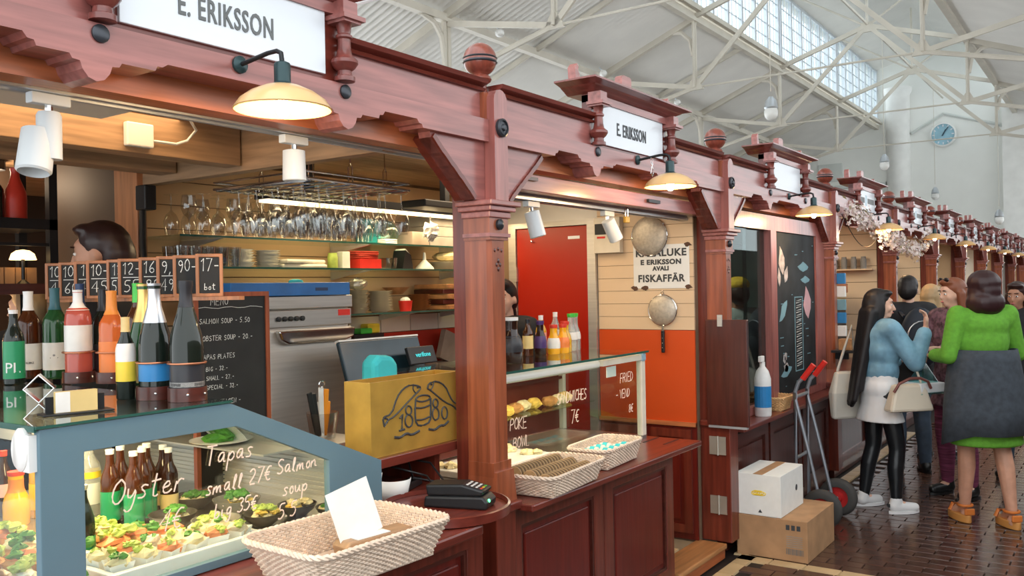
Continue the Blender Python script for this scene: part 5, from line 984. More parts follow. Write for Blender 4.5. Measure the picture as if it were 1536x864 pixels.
# partition fittings
for y0, y1 in ((2.20, 2.47), (2.50, 2.80)):
    f = part('panel_frame', MB().frame(y0, y1, .13, .765, .05, 5.030, 5.046, 'yz'), 'wood_red_z', wp); part('raised_panel', MB().box(5.036, 5.046, y0 + .08, y1 - .08, .21, .69), 'wood_panel', f)
fp = thing('counter_flap', 'dark brown counter flap folded upright against the column', 'counter flap', (5.085, 1.98, .80)); part('board', MB().box(5.07, 5.10, 1.85, 2.11, .80, 1.44), 'wood_dark_z', fp, world=True, bevel=.004); part('latch', MB().box(5.06, 5.07, 2.00, 2.03, 1.40, 1.47), 'steel', fp, world=True); part('bottom_strip', MB().box(5.07, 5.10, 1.86, 2.10, .786, .80), 'aluminium', fp, world=True)
for i, z in enumerate((.62, .26)):
    h = thing('gate_hinge', ('upper worn steel hinge on the gate post', 'lower worn steel hinge on the gate post')[i], 'hinge', (5.085, 2.06, z)); part('plate', MB().box(-.004, .0, -.06, -.012, 0, .11), 'mesh_steel', h); part('plate', MB().box(-.004, 0, -.008, .045, 0, .11), 'mesh_steel', h); part('pin', MB().lathe([(.006, -.003), (.006, .113)], 8, (-.006, -.01, 0)), 'mesh_steel', h)
    for o in h.children: o.location = (.005, 0, 0)
es = thing('enamel_sign', 'old white enamel sign reading KALALUKE E ERIKSSON FISKAFFÄR', 'sign', (5.042, 2.385, 1.635), radians(-90))
part('plate', MB().box(-.19, .19, 0, .006, 0, .275), 'white_enamel', es, bevel=.002)
for s, sz, z, k in (('KALALUKE', .062, .222, 1.08), ('E ERIKSSON', .042, .165, 1.15), ('AVALI', .036, .125, 1.05), ('FISKAFFÄR', .062, .062, 1.0)): part('lettering', text_mb(s, sz, .0005, .0022, 0, 1.1, sx=k).shift(0, -.0008, z), 'letter', es)
for x, z in ((-.185, .005), (.182, .268), (.183, .008), (-.11, .004)): part('rust_spot', blob(random.Random(int(x * 100) + 3), (x, -.0003, z), (.022, .0012, .012), 9, 5, .4), 'rust', es)
def sieve(lab, y, z, r, up):
    t = thing('sieve', lab, 'sieve', (5.045, y, z), radians(-90))
    part('bowl', MB().lathe([(r, -.012)] + [(r * cos(a), -.012 - r * .32 * sin(a)) for a in [i * pi / 16 for i in range(1, 8)]] + [(.0005, -.012 - r * .32)], 28, ax='y', cap=False), 'sieve_mesh', t, smooth=60)
    part('rim', MB().tube([(r * cos(i * pi / 16), -.012, r * sin(i * pi / 16)) for i in range(33)], .005, 6, False), 'chrome', t, smooth=60)
    if up: part('handle', MB().tube([(-.018, -.012, r), (-.016, -.01, r + .05), (0, -.008, r + .07), (.016, -.01, r + .05), (.018, -.012, r)], .004, 6), 'chrome', t, smooth=60)
    else:
        part('hanger', MB().tube([(-.014, -.012, r), (0, -.008, r + .03), (.014, -.012, r)], .003, 6), 'chrome', t, smooth=60)
        hd = part('handle', MB().box(-.011, .011, -.02, -.004, -r - .17, -r - .03), 'plastic_black', t, bevel=.005); part('shank', MB().box(-.006, .006, -.014, -.008, -r - .03, -r), 'chrome', hd)
        for q in range(4): part('rivet', MB().ell((0, -.02, -r - .05 - q * .03), (.003, .002, .003), 8, 5), 'chrome', hd)
_m = mat('sieve_mesh', (.62, .58, .50), .5, .6, .15, 60); _m.node_tree.nodes['Principled BSDF'].inputs['Alpha'].default_value = .72
sieve('large steel sieve hanging over the enamel sign', 2.455, 1.965, .122, True); sieve('smaller round sieve with black handle below the enamel sign', 2.375, 1.50, .095, False)
wc = thing('wall_cabinet', 'cream wall box with black picture beside the red door', 'wall box', (5.046, 2.74, 1.87), radians(-90)); part('body', MB().box(-.095, .095, -.05, 0, 0, .23), 'case_cream', wc, bevel=.004); part('picture', MB().box(-.085, .0, -.0515, -.05, .12, .19), 'plastic_black', wc); part('red_mark', MB().box(-.07, -.01, -.0515, -.05, .095, .108), 'plastic_red', wc)
pk = thing('padlock', 'small brass padlock hanging beside the cream spotlight', 'padlock', (4.20, 2.18, 1.99)); part('shackle', MB().tube([(-.014, 0, .03), (-.014, 0, .075), (0, 0, .09), (.014, 0, .075), (.014, 0, .03)], .0035, 6), 'chrome', pk, smooth=60); part('body', MB().box(-.022, .022, -.01, .01, 0, .035), 'brass', pk, bevel=.004)
va = thing('valance', 'pinkish plank valance under the frieze above the sandwich case', 'valance', (3.96, 2.13, 2.07)); part('board', MB().box(2.83, 5.095, 2.10, 2.165, 2.072, 2.144), 'wood_pink_x', va, world=True, bevel=.003); part('latch', MB().box(4.28, 4.42, 2.085, 2.10, 2.10, 2.118), 'plastic_black', va, world=True); part('latch', MB().box(3.05, 3.2, 2.085, 2.10, 2.115, 2.13), 'wood_dark_x', va, world=True)

# ------------------------------------------------------------------ third stall: glazed front with chalk poster
wf = struct('wall_front', MB().box(5.22, 7.50, 2.06, 2.12, 0, .74), 'wood_dark_z')
for i in range(3): part('panel_frame', MB().frame(5.26 + i * .74, 5.96 + i * .74, .10, .70, .07, 2.035, 2.06), 'wood_dark_x', wf); part('raised_panel', MB().box(5.36 + i * .74, 5.86 + i * .74, 2.045, 2.06, .20, .60), 'wood_dark_z', wf)
solo('window_counter', MB().box(5.22, 7.50, 1.93, 2.30, .742, .772), 'wood_red_x', 'dark reddish sill counter below the shop window', 'counter', bevel=.006)
wn3 = struct('window_20', MB().ring([(5.225, .775), (7.495, .775), (7.495, 2.135), (5.225, 2.135)], [(5.30, .83), (7.26, .83), (7.26, 2.03), (5.30, 2.03)], 2.06, 2.12), 'wood_pink_z')
part('mullion', MB().box(6.13, 6.25, 2.05, 2.13, .83, 2.03), 'wood_pink_z', wn3); part('pane', MB().box(5.30, 5.73, 2.085, 2.09, .83, 2.03), 'shop_pane', wn3); part('pane', MB().box(5.71, 6.13, 2.10, 2.105, .83, 2.03), 'shop_pane', wn3)
pob = thing('chalk_poster', 'tall black chalk poster with fish and meat drawings in the window', 'poster', (6.75, 2.08, .83))
mat('poster_black', (.022, .026, .028), .6, 0, .6, 4, spec=.2); mat('chalk_pink', (.62, .36, .38), .7); mat('chalk_blue', (.18, .34, .40), .7)
part('board', MB().box(6.255, 7.255, 2.075, 2.085, .832, 2.028), 'poster_black', pob, world=True)
rd = random.Random(9)
def draw(name, m, polys):
    for p in polys: part(name, MB().prism(p, 2.0735, 2.075), m, pob, world=True)
def leaf(x, z, w, h, a): 
    ca, sa = cos(a), sin(a); P = [(0, -h), (w * .8, -h * .5), (w, 0), (w * .5, h * .6), (0, h), (-w * .4, h * .5), (-w, 0), (-w * .6, -h * .6)]
    return [(x + p * ca - q * sa, z + p * sa + q * ca) for p, q in P]
mat('chalk_grey', (.42, .40, .40), .8, 0, .4, 20); draw('drawing', 'chalk_grey', [leaf(6.43, 1.82, .07, .11, .3), leaf(6.53, 1.72, .045, .07, -.5), leaf(6.37, 1.70, .035, .07, .1)]); draw('drawing', 'chalk_pink', [leaf(7.04, 1.50, .10, .13, .2)]); draw('drawing', 'chalk_blue', [leaf(6.45, 1.45, .12, .05, .7), leaf(6.95, 1.78, .14, .04, 0), leaf(7.0, 1.68, .12, .03, 0), leaf(6.5, 1.0, .13, .04, .2)]); draw('drawing', 'chalk_grey', [leaf(6.46 + rd.uniform(-.06, .06), 1.12 + rd.uniform(-.1, .1), .03, .04, rd.uniform(0, 3)) for i in range(5)])
mb = MB().frame(6.72, 6.92, .98, 1.55, .008, 2.0725, 2.075); part('drawn_frame', mb, 'chalk_blue', pob, world=True)
for j in range(14): 
    q = MB().tube([(6.76 + .12 * (k % 2), 2.0735, 1.02 + j * .037 + k * .008) for k in range(4)], .003, 4); part('chalk_mark', q, 'chalk', pob, world=True)
mb = MB()
for i in range(26): x, z = rd.uniform(6.29, 7.2), rd.uniform(.88, 1.95); mb.box(x, x + rd.uniform(.02, .09), 2.074, 2.075, z, z + .006)
part('chalk_notes', mb, 'chalk_blue', pob, world=True, kind='stuff')
mat('dark_teal', (.05, .09, .09), .5, 0, .3, 3)
struct('wall_back.001', MB().box(5.11, 7.5, 3.6, 3.65, 0, 2.37), 'dark_teal'); struct('wall_partition.001', MB().box(7.48, 7.52, 2.17, 3.97, 0, 2.37), 'dark_teal')
for i in range(4):
    t = thing('hanging_ladle', 'steel ladle hanging inside the dark shop window', 'ladle', (5.75 + i * .09, 2.75, 1.86), 0, 'ladles in the window'); part('hook', MB().tube([(0, 0, .12), (.03, 0, .16), (.05, 0, .12), (.055, 0, .0)], .006, 6), 'plastic_white', t, smooth=60); part('cup', MB().ell((.055, 0, -.03), (.035, .035, .03), 10, 6), 'steel', t, smooth=60)
solo('ladle_bar', MB().tube([(5.12, 2.75, 2.0), (7.47, 2.75, 2.0)], .012, 6), 'steel', 'steel bar carrying the hanging ladles', 'bar')
for i in range(8): solo('tin', MB().lathe([(.05, 0), (.05, .12)], 12, (5.3 + i * .25, 3.45, 1.35)), ('teal_cloth', 'cap_navy', 'porcelain')[i % 3], 'tin on the shelf inside the dark shop window', 'tin', 'tins in the window')
solo('window_shelf', MB().box(5.12, 7.47, 3.35, 3.598, 1.32, 1.35), 'dark_brown', 'dark shelf at the back of the window stall', 'shelf')
area_light('window_stall_light', (6.2, 2.9, 2.34), 22., (1, .85, .65), .6, .4)
sb = thing('soap_bottle', 'white spray bottle with blue label on the window sill', 'bottle', (5.76, 2.00, .7725)); part('body', MB().lathe([(.05, 0), (.055, .01), (.055, .25), (.04, .30), (.018, .33), (.018, .36)], 18), 'plastic_white', sb, smooth=40); part('label', MB().lathe([(.0556, .06), (.0556, .2)], 18, cap=False), 'lb_blue', sb); part('pump', MB().box(-.05, .015, -.012, .012, .36, .40), 'plastic_white', sb, bevel=.005)
wicker('small_basket', 'small tan basket on the window sill', 6.10, 2.02, .7725, 0, .26, .16, .09, 'wicker_tan', 9, .8, 50)
ss = thing('side_shelf', 'small dark shelf on the column holding a paper box', 'shelf', (7.50, 1.90, 1.08)); part('board', MB().box(-.14, .14, -.09, .085, 0, .02), 'plastic_black', ss, bevel=.003); part('bracket', MB().box(-.01, .01, -.02, .085, -.06, 0), 'black_iron', ss)
solo('paper_box', MB().box(7.42, 7.52, 1.84, 1.94, 1.1005, 1.19), 'board_wood', 'brown paper box on the small dark shelf', 'box', bevel=.003)
for i in range(5): solo('leaflet_rack', MB().box(7.625, 7.66, 1.93, 2.0, 1.2 + i * .11, 1.29 + i * .11), ('paper', 'lb_blue', 'chalk_blue')[i % 3], 'blue and white leaflet holder on the column side', 'leaflet holder', 'leaflet holders on the column', bevel=.004)
# ------------------------------------------------------------------ far stalls
struct('wall_back.002', MB().box(7.52, 31.2, 3.9, 3.95, 0, 2.37), 'plaster_warm'); struct('ceiling_stall.001', MB().box(7.52, 31.2, 2.18, 3.95, 2.37, 2.41), 'wood_beam')
for c in range(4, 14):
    x = XC(c); w = struct('wall_partition.%03d' % (c - 2), MB().box(x - .03, x + .02, 2.17, 3.9, 0, 2.37), 'groove' if c < 6 else ('paint_and_lit_white' if c % 2 else 'plaster_warm'))
    if c < 6:
        for i in range(11): part('board', MB().box(x - .045, x - .03, 2.18, 3.88, .45 + i * .172, .617 + i * .172), 'cream_board', w)
    t = thing('stall_counter', {4: 'dark wooden stall counter under the blossom garland', 5: 'dark wooden stall counter beside the white shelving'}.get(c, 'dark wooden stall counter in the row beyond the garland'), 'counter', (x - 1.2, 2.3, 0), 0, 'far stall counters' if c > 5 else None)
    part('base', MB().box(-1.12, 1.12, -.25, .2, 0, .80), 'wood_dark_z', t); part('top', MB().box(-1.14, 1.13, -.33, .25, .80, .84), 'wood_red_x', t, bevel=.006)
    for i in range(2): part('panel', MB().frame(-1.08 + i * 1.1, -.02 + i * 1.1, .1, .74, .07, -.268, -.25), 'wood_red_z', t)
for i, (b, e) in enumerate(((3, 14), (4, 16), (5, 6), (6, 14), (7, 10), (9, 10))): area_light('far_stall_light', (XC(b + .5), 2.9, 2.33), e, (1, .86, .66), 1.0, .6)
ov = thing('bakery_oven', 'dark oven with orange top behind the counter under the garland', 'oven', (9.35, 2.75, .841)); part('body', MB().box(-.35, .35, -.3, .3, 0, .62), 'plastic_black', ov, bevel=.01); part('top', MB().box(-.37, .37, -.32, .32, .70, .80), 'wood_orange_x', ov, bevel=.01); part('glass', MB().box(-.34, .34, -.3, .3, .62, .70), 'glass', ov)
wsu = thing('white_shelving', 'white shelf unit full of packets behind the garlanded column', 'shelf unit', (12.1, 2.85, .0)); fr = MB().frame(2.56, 3.66, .1, 1.98, .07, 11.95, 12.25, 'yz')
part('frame', fr, 'white_enamel', wsu, world=True)
for i in range(3): part('shelf', MB().box(11.96, 12.24, 2.63, 3.59, .7 + i * .35, .73 + i * .35), 'white_enamel', wsu, world=True)
rd = random.Random(3)
for i in range(3):
    for j in range(9): solo('packet', MB().box(11.99, 12.1, 2.65 + j * .1, 2.73 + j * .1, .7305 + i * .35, .85 + i * .35 + rd.uniform(0, .08)), rd.choice(['grey_box', 'plastic_black', 'paper', 'cardboard', 'lb_gold']), 'small packet standing on the white shelf unit', 'packet', 'packets on the white shelf unit')
jr = thing('jar_shelf', 'narrow wall shelf with a row of grey jars under the garland', 'shelf', (9.85, 2.6, 1.78)); part('board', MB().box(-.05, .06, -.4, .4, 0, .015), 'cream_board', jr)
for i in range(7): solo('jar', MB().lathe([(.03, 0), (.032, .1), (.025, .11), (.025, .13)], 10, (9.855, 2.3 + i * .1, 1.7955)), 'grey_box', 'small grey jar on the narrow wall shelf', 'jar', 'grey jars on the wall shelf', smooth=40)
# blossom garland
gd = thing('blossom_garland', 'white and pink blossom garland draped along the stall frieze', 'garland', (9.5, 1.93, 2.0))
path = [(7.75, 2.26), (8.3, 2.22), (8.8, 2.14), (9.2, 2.06), (9.6, 2.09), (10.0, 2.03), (10.6, 2.0), (11.2, 2.08), (11.7, 2.26)]; pts = []
for (xa, za), (xb, zb) in zip(path[:-1], path[1:]):
    for q in range(8): k = q / 8; pts.append((xa + (xb - xa) * k, 1.955 - .015 * sin(pi * k), za + (zb - za) * k))
part('vine', MB().tube(pts, .008, 5), 'wood_dark_x', gd, world=True)
mat('petal', (.85, .74, .70), .6, 0, .15, 30, sss=.2); mat('leafy', (.25, .20, .10), .6); bl = MB(); lv = MB(); rd = random.Random(2)
for i in range(620):
    p = rd.choice(pts); c = (p[0] + rd.gauss(0, .07), p[1] - abs(rd.gauss(0, .03)) - .005, p[2] + rd.gauss(0, .05))
    s = rd.uniform(.013, .026); ax = Vector((rd.uniform(-1, 1), rd.uniform(-1, .1), rd.uniform(-.6, 1))).normalized(); u = ax.orthogonal().normalized(); v = ax.cross(u); C_ = Vector(c)
    if i % 6 == 0: lv.add([C_, C_ + u * s * 1.6 + v * s * .4, C_ + u * s * 2.6, C_ + u * s * 1.6 - v * s * .4], [(0, 1, 2, 3)]); continue
    for k in range(5):
        a = k * 1.2566; d = u * cos(a) + v * sin(a); e = u * cos(a + .5) + v * sin(a + .5); f = u * cos(a - .5) + v * sin(a - .5); bl.add([C_, C_ + f * s * .8 + ax * s * .3, C_ + d * s * 1.1 + ax * s * .45, C_ + e * s * .8 + ax * s * .3], [(0, 1, 2, 3)])
part('blossoms', bl, 'petal', gd, world=True, kind='stuff'); part('leaves', lv, 'leafy', gd, world=True, kind='stuff')
fl_ = solo('string_lights', MB().tube([(7.65 + i * .05, 1.95 - .02 * i / 30, 2.22 - .25 * sin(pi * i / 30)) for i in range(31)], .004, 4), 'black_iron', 'thin dark cable sagging below the garland', 'cable')
# ------------------------------------------------------------------ boxes and hand truck
cbx = thing('cardboard_box', 'brown cardboard box on the tiled floor with printed handling marks', 'box', (5.50, 1.775, 0)); part('body', MB().box(-.285, .285, -.215, .215, 0, .245), 'cardboard', cbx, bevel=.003); part('tape', MB().box(-.286, .286, -.03, .03, .2445, .2462), 'cardboard_grey', cbx)
pm = MB()
for i in range(3): pm.box(-.286, -.285, -.11 - i * .032, -.088 - i * .032, .185, .215)
part('handling_marks', pm, 'letter', cbx); pm = MB()
for i in range(6): pm.box(-.286, -.285, -.185, -.09, .085 + i * .012, .09 + i * .012)
part('print_block', pm, 'cardboard_grey', cbx)
pm = MB()
for i in range(14): pm.box(-.286, -.285, -.19 + i * .0075, -.187 + i * .0075 + (i % 3) * .001, .04, .075)
part('barcode', pm, 'letter_grey', cbx)
wbx = thing('white_box', 'white cardboard box with yellow emblem stacked on the brown one', 'box', (5.44, 1.855, .2465)); part('body', MB().box(-.22, .22, -.14, .14, 0, .25), 'paper', wbx, bevel=.003); part('tape', MB().box(-.221, .221, -.03, .03, .2495, .251), 'cardboard', wbx)
em = MB()
for i in range(5): em.tube([(-.2205, .0 - .02 * cos(a) * (1 + i * .1) - .01 * i + .02, .135 + .012 * sin(a) + .004 * (i % 2)) for a in [q * pi / 5 for q in range(11)]], .003, 4)
part('emblem', em, 'lb_yellow', wbx); part('arrow_mark', MB().prism([(.0, .02), (-.025, .02), (-.012, .04)], -.2212, -.22, 'yz'), 'letter', wbx); part('side_mark', MB().lathe([(.02, -.001), (.0005, -.0012)], 12, (.08, -.14, .13), 'y'), 'letter', wbx)
ht = thing('hand_truck', 'grey tubular hand truck with red grips and red wheeled tyres', 'hand truck', (6.22, 1.75, 0)); mat('tube_grey', (.35, .38, .42), .35, .6); mat('rubber', (.05, .048, .045), .7); mat('hub_red', (.45, .02, .02), .4)
for i, x in enumerate((6.08, 6.36)):
    fr = part('side_tube', MB().tube([(x, 1.785, 1.05), (x, 1.86, .97), (x, 1.885, .90), (x, 1.885, .10)], .014, 8).tube([(x, 1.885, .86), (x, 1.80, .5), (x, 1.73, .17)], .012, 8), 'tube_grey', ht, world=True, smooth=50)
    part('grip', MB().tube([(x, 1.755, 1.095), (x, 1.83, .995)], .02, 10), 'plastic_red', fr, world=True, smooth=50)
    wx = x + (-.06 if i == 0 else .06)
    wh = part('tyre', MB().lathe([(.075, -.03), (.11, -.032), (.13, -.018), (.133, 0), (.13, .018), (.11, .032), (.075, .03)], 28, (wx, 1.70, .133), 'x', cap=False), 'rubber', ht, world=True, smooth=50)
    part('hub', MB().lathe([(.0005, -.025), (.03, -.025), (.04, -.01), (.078, -.015), (.078, .015), (.04, .01), (.03, .025), (.0005, .025)], 20, (wx, 1.70, .133), 'x', cap=False), 'hub_red', wh, world=True, smooth=40)
for z in (.87, .45): part('crossbar', MB().tube([(6.08, 1.885, z), (6.36, 1.885, z)], .012, 8), 'tube_grey', ht, world=True)
part('axle', MB().tube([(6.02, 1.70, .133), (6.42, 1.70, .133)], .01, 8), 'tube_grey', ht, world=True); part('toe_plate', MB().box(6.06, 6.38, 1.875, 1.90, .005, .12), 'tube_grey', ht, world=True); part('brace', MB().tube([(6.08, 1.885, .12), (6.08, 1.70, .133)], .01, 6).tube([(6.36, 1.885, .12), (6.36, 1.70, .133)], .01, 6), 'tube_grey', ht, world=True)

# ------------------------------------------------------------------ people
for nm, c, r in (('skin_light', (.66, .40, .29), .5), ('skin_warm', (.56, .29, .19), .5), ('skin_brown', (.42, .21, .13), .5), ('hair_black', (.010, .008, .009), .5), ('hair_dark', (.03, .012, .010), .4), ('hair_red', (.20, .06, .025), .45), ('hair_blond', (.42, .28, .14), .5), ('hair_burgundy', (.030, .009, .010), .45)): mat(nm, c, r, 0, .12, 14, (1, 1, .12) if 'hair' in nm else (1, 1, 1), .25 if 'hair' in nm else 0, sss=.1 if 'skin' in nm else 0)
mat('denim', (.16, .32, .44), .8, 0, .3, 9, bump=.2, col2=(.22, .42, .55)); mat('denim_dark', (.04, .06, .09), .8, 0, .3, 12); mat('leather_black', (.010, .012, .014), .28, 0, .2, 14, bump=.25); mat('cotton_white', (.72, .72, .72), .8, 0, .05); mat('bag_cream', (.66, .58, .46), .55, 0, .05); mat('tote_cloth', (.60, .57, .50), .85, 0, .08); mat('knit_green', (.12, .34, .03), .85, 0, .12, 40, bump=.2); mat('wool_grey', (.045, .055, .068), .9, 0, .2, 25, bump=.2); mat('cloth_black', (.012, .013, .016), .8, 0, .2); mat('backpack', (.015, .022, .035), .6, 0, .2, 8); mat('sandal_orange', (.60, .17, .03), .5); mat('wood_sole', (.55, .24, .06), .55); mat('stripe_purple', (.16, .03, .07), .8, 0, .5, 30, (.2, .2, 3)); mat('blouse_pattern', (.14, .07, .09), .8, 0, .8, 30); mat('grey_shirt', (.35, .40, .42), .85); mat('scarf_yellow', (.65, .42, .03), .8, 0, .2, 10); mat('eye_white', (.8, .8, .78), .2); mat('eye_dark', (.02, .015, .012), .15); mat('boot_black', (.012, .013, .013), .35); mat('lip', (.50, .16, .14), .5)
def flesh(name, mb, m, parent, vox=.011, it=6, label=None):
    o = part(name, mb, m, parent, label=label); o.data.polygons.foreach_set('use_smooth', [True] * len(o.data.polygons))
    r = o.modifiers.new('remesh', 'REMESH'); r.mode = 'VOXEL'; r.voxel_size = vox; r.use_smooth_shade = True
    s = o.modifiers.new('smooth', 'SMOOTH'); s.iterations = it; s.factor = .5
    return o
def lerp(a, b, k): return tuple(a[i] + (b[i] - a[i]) * k for i in range(3))
def hand(mb, w, d, up, curl=.5, side=1):
    """palm, four unequal bent fingers and a side thumb; d = along the palm, up = back of the hand"""
    w = Vector(w); d = Vector(d).normalized(); up = Vector(up); up = (up - d * up.dot(d)).normalized(); s = d.cross(up) * side
    pc = w + d * .045
    for k in (-1.5, -.5, .5, 1.5): mb.cap(w + s * k * .010, w + d * .075 + s * k * .019, .013, .0115, 8)
    for i, (k, L) in enumerate(((-1.5, .062), (-.5, .075), (.5, .08), (1.5, .07))):
        a = w + d * .078 + s * k * .019; dd = (d - up * curl * .6 + s * k * .05).normalized(); b = a + dd * L * .5
        de = (d * (1 - curl) - up * curl * 1.2 + s * k * .03).normalized(); c = b + de * L * .3; e = c + (de - up * curl * .6).normalized() * L * .28
        mb.cap(a, b, .0085, .008, 7); mb.cap(b, c, .008, .0072, 7); mb.cap(c, e, .0072, .006, 7)
    a = w + d * .025 + s * .024; b = a + (s * .8 + d * .7 - up * .3).normalized() * .042; c = b + (s * .3 + d * .9 - up * .4).normalized() * .032
    mb.cap(a, b, .013, .010, 8); mb.cap(b, c, .0095, .0075, 8)
def rotz(p, a, c=(0, 0)): x, y = p[0] - c[0], p[1] - c[1]; return (c[0] + x * cos(a) - y * sin(a), c[1] + x * sin(a) + y * cos(a), p[2])
class Fig:
    def __init__(s, label, loc, face, H=1.68, yaw=0, nod=0, legs=None, arms=None, skin='skin_light', vox=.012, group=None):
        s.t = thing('person', label, 'person', loc, math.atan2(face[1], face[0]) - pi / 2, group); k = H / 1.68; s.t.scale = (k, k, k); s.yaw = yaw; s.nod = nod
        s.L = legs or {-1: ((-.09, 0, .90), (-.10, .02, .48), (-.11, -.02, .075)), 1: ((.09, 0, .90), (.10, .02, .48), (.11, -.02, .075))}
        s.A = arms or {-1: ((-.165, 0, 1.375), (-.22, -.02, 1.10), (-.19, .10, .88)), 1: ((.165, 0, 1.375), (.22, -.02, 1.10), (.19, .10, .88))}
        s.vox = vox; s.skin = skin
    def hp(s, p): q = rotz(p, s.yaw, (0, 0)); return (q[0] - sin(s.yaw) * s.nod * (p[2] - 1.42), q[1] + cos(s.yaw) * s.nod * (p[2] - 1.42), q[2])
    def hell(s, mb, c, r, n=12, m=8):
        b = MB().ell(c, r, n, m); mb.add([s.hp(p) for p in b.v], b.f)
    def torso(s, add=0., z0=.85, mb=None):
        mb = mb or MB()
        for c, r in (((0, -.01, .93), (.160, .115, .115)), ((0, 0, 1.06), (.130, .095, .12)), ((0, .005, 1.22), (.150, .105, .14)), ((0, -.005, 1.33), (.150, .095, .09))):
            if c[2] >= z0: mb.ell(c, tuple(v + add for v in r), 16, 10)
        mb.cap((-.13, 0, 1.37), (.13, 0, 1.37), .058 + add, .058 + add, 10)
        return mb
    def arm(s, mb, side, add=0., upto=1.):
        sh, el, wr = s.A[side]; mb.cap(sh, el, .050 + add, .040 + add); mb.cap(el, lerp(el, wr, upto), .040 + add, (.040 + (.026 - .040) * upto) + add)
    def leg(s, mb, side, add=0., upto=1.):
        h, k, a = s.L[side]; mb.cap(h, k, .085 + add, .058 + add); m_ = lerp(k, a, .35); m_ = (m_[0], m_[1] - .012, m_[2])
        if upto > .35: mb.cap(k, m_, .056 + add, .056 + add); mb.cap(m_, lerp(m_, a, (upto - .35) / .65), .056 + add, .036 + (.056 - .036) * (1 - upto) + add)
    def body(s, hands=None, feet=True):
        mb = s.torso(-.006); mb.cap((0, -.005, 1.38), (0, .005, 1.47), .052, .050)
        for c, r in (((0, -.015, 1.585), (.073, .092, .088)), ((0, .03, 1.545), (.060, .062, .085)), ((0, .052, 1.478), (.034, .036, .026)), ((0, .088, 1.497), (.022, .010, .009)), ((0, .072, 1.588), (.05, .02, .018)), ((.075, -.005, 1.545), (.010, .018, .028)), ((-.075, -.005, 1.545), (.010, .018, .028)), ((.035, .065, 1.53), (.022, .02, .022)), ((-.035, .065, 1.53), (.022, .02, .022))): s.hell(mb, c, r)
        b = MB().cap((0, .088, 1.565), (0, .108, 1.522), .007, .012, 8); mb.add([s.hp(p) for p in b.v], b.f)
        for sd in (-1, 1):
            s.arm(mb, sd); s.leg(mb, sd)
            if feet: a = s.L[sd][2]; mb.cap(a, (a[0] + sd * .02, a[1] + .12, .035), .036, .028); mb.cap((a[0], a[1] - .02, .04), (a[0], a[1], .05), .032, .03)
            d, up, cu = (hands or {}).get(sd, ((0, .3, -1), (sd, 0, 0), .45)); hand(mb, s.A[sd][2], d, up, cu, -sd)
        s.b = flesh('body', mb, s.skin, s.t, s.vox, 3 if s.vox < .009 else 5)
        for sd in (-1, 1):
            e = MB(); s.hell(e, (sd * .029, .081, 1.556), (.011, .008, .007)); part('eye', e, 'eye_white', s.b, smooth=60); e = MB(); s.hell(e, (sd * .029, .086, 1.556), (.006, .005, .006)); part('iris', e, 'eye_dark', s.b, smooth=60)
            e = MB(); s.hell(e, (sd * .03, .088, 1.582), (.02, .006, .004)); part('eyebrow', e, 'hair_dark', s.b, smooth=60)
        e = MB(); s.hell(e, (0, .095, 1.497), (.019, .006, .006)); part('lips', e, 'lip', s.b, smooth=60)
    def hair(s, m, style='short'):
        mb = MB(); s.hell(mb, (0, -.025, 1.60), (.084, .098, .088)); s.hell(mb, (0, -.06, 1.56), (.08, .07, .09)); s.hell(mb, (0, .03, 1.645), (.065, .06, .03))
        if style == 'bob':
            for sd in (-1, 1): s.hell(mb, (sd * .07, -.01, 1.53), (.032, .06, .09))
            s.hell(mb, (0, -.06, 1.48), (.115, .075, .085)); s.hell(mb, (0, -.02, 1.61), (.105, .11, .09)); [s.hell(mb, (sd * .075, -.02, 1.475), (.045, .075, .075)) for sd in (-1, 1)]
        if style == 'long':
            for sd in (-1, 1): s.hell(mb, (sd * .066, -.015, 1.52), (.03, .055, .11)); pass
            for q in range(9):
                x = -.09 + q * .024; b = MB().cap((x * .7, -.10 + abs(x) * .4, 1.50), (x * 1.05, -.185 + abs(x) * .3, .80 + .02 * (q % 3)), .052, .022); mb.add([s.hp(p) for p in b.v], b.f)
            b = MB().cap((.08, -.06, 1.46), (.10, -.11, .92), .035, .02); mb.add([s.hp(p) for p in b.v], b.f)
        if style == 'tail': b = MB().cap((0, -.11, 1.58), (0, -.16, 1.40), .035, .02); mb.add([s.hp(p) for p in b.v], b.f)
        if style == 'shoulder':
            for sd in (-1, 1): b = MB().cap((sd * .07, -.02, 1.56), (sd * .085, -.01, 1.36), .035, .03); mb.add([s.hp(p) for p in b.v], b.f)
            s.hell(mb, (0, -.08, 1.46), (.09, .05, .12))
        return flesh('hair', mb, m, s.t, .009, 3)
    def top(s, m, add=.02, upto=.92, name='top', z0=.85, hem=None):
        mb = s.torso(add, z0); [s.arm(mb, sd, add * .8, upto) for sd in (-1, 1)]; mb.lathe([(.075, 1.40), (.062, 1.445)], 14, (0, 0, 0))
        if hem: mb.lathe([(hem[1], hem[0]), (.155 + add, hem[0] + .12), (.14 + add, 1.05)], 20, (0, -.005, 0), sy=.74)
        return flesh(name, mb, m, s.t, .011, 5)
    def trousers(s, m, add=.006, upto=.93, name='trousers'):
        mb = MB().ell((0, -.01, .93), (.162 + add, .118 + add, .115), 16, 10); [s.leg(mb, sd, add, upto) for sd in (-1, 1)]; return flesh(name, mb, m, s.t, .011, 4)
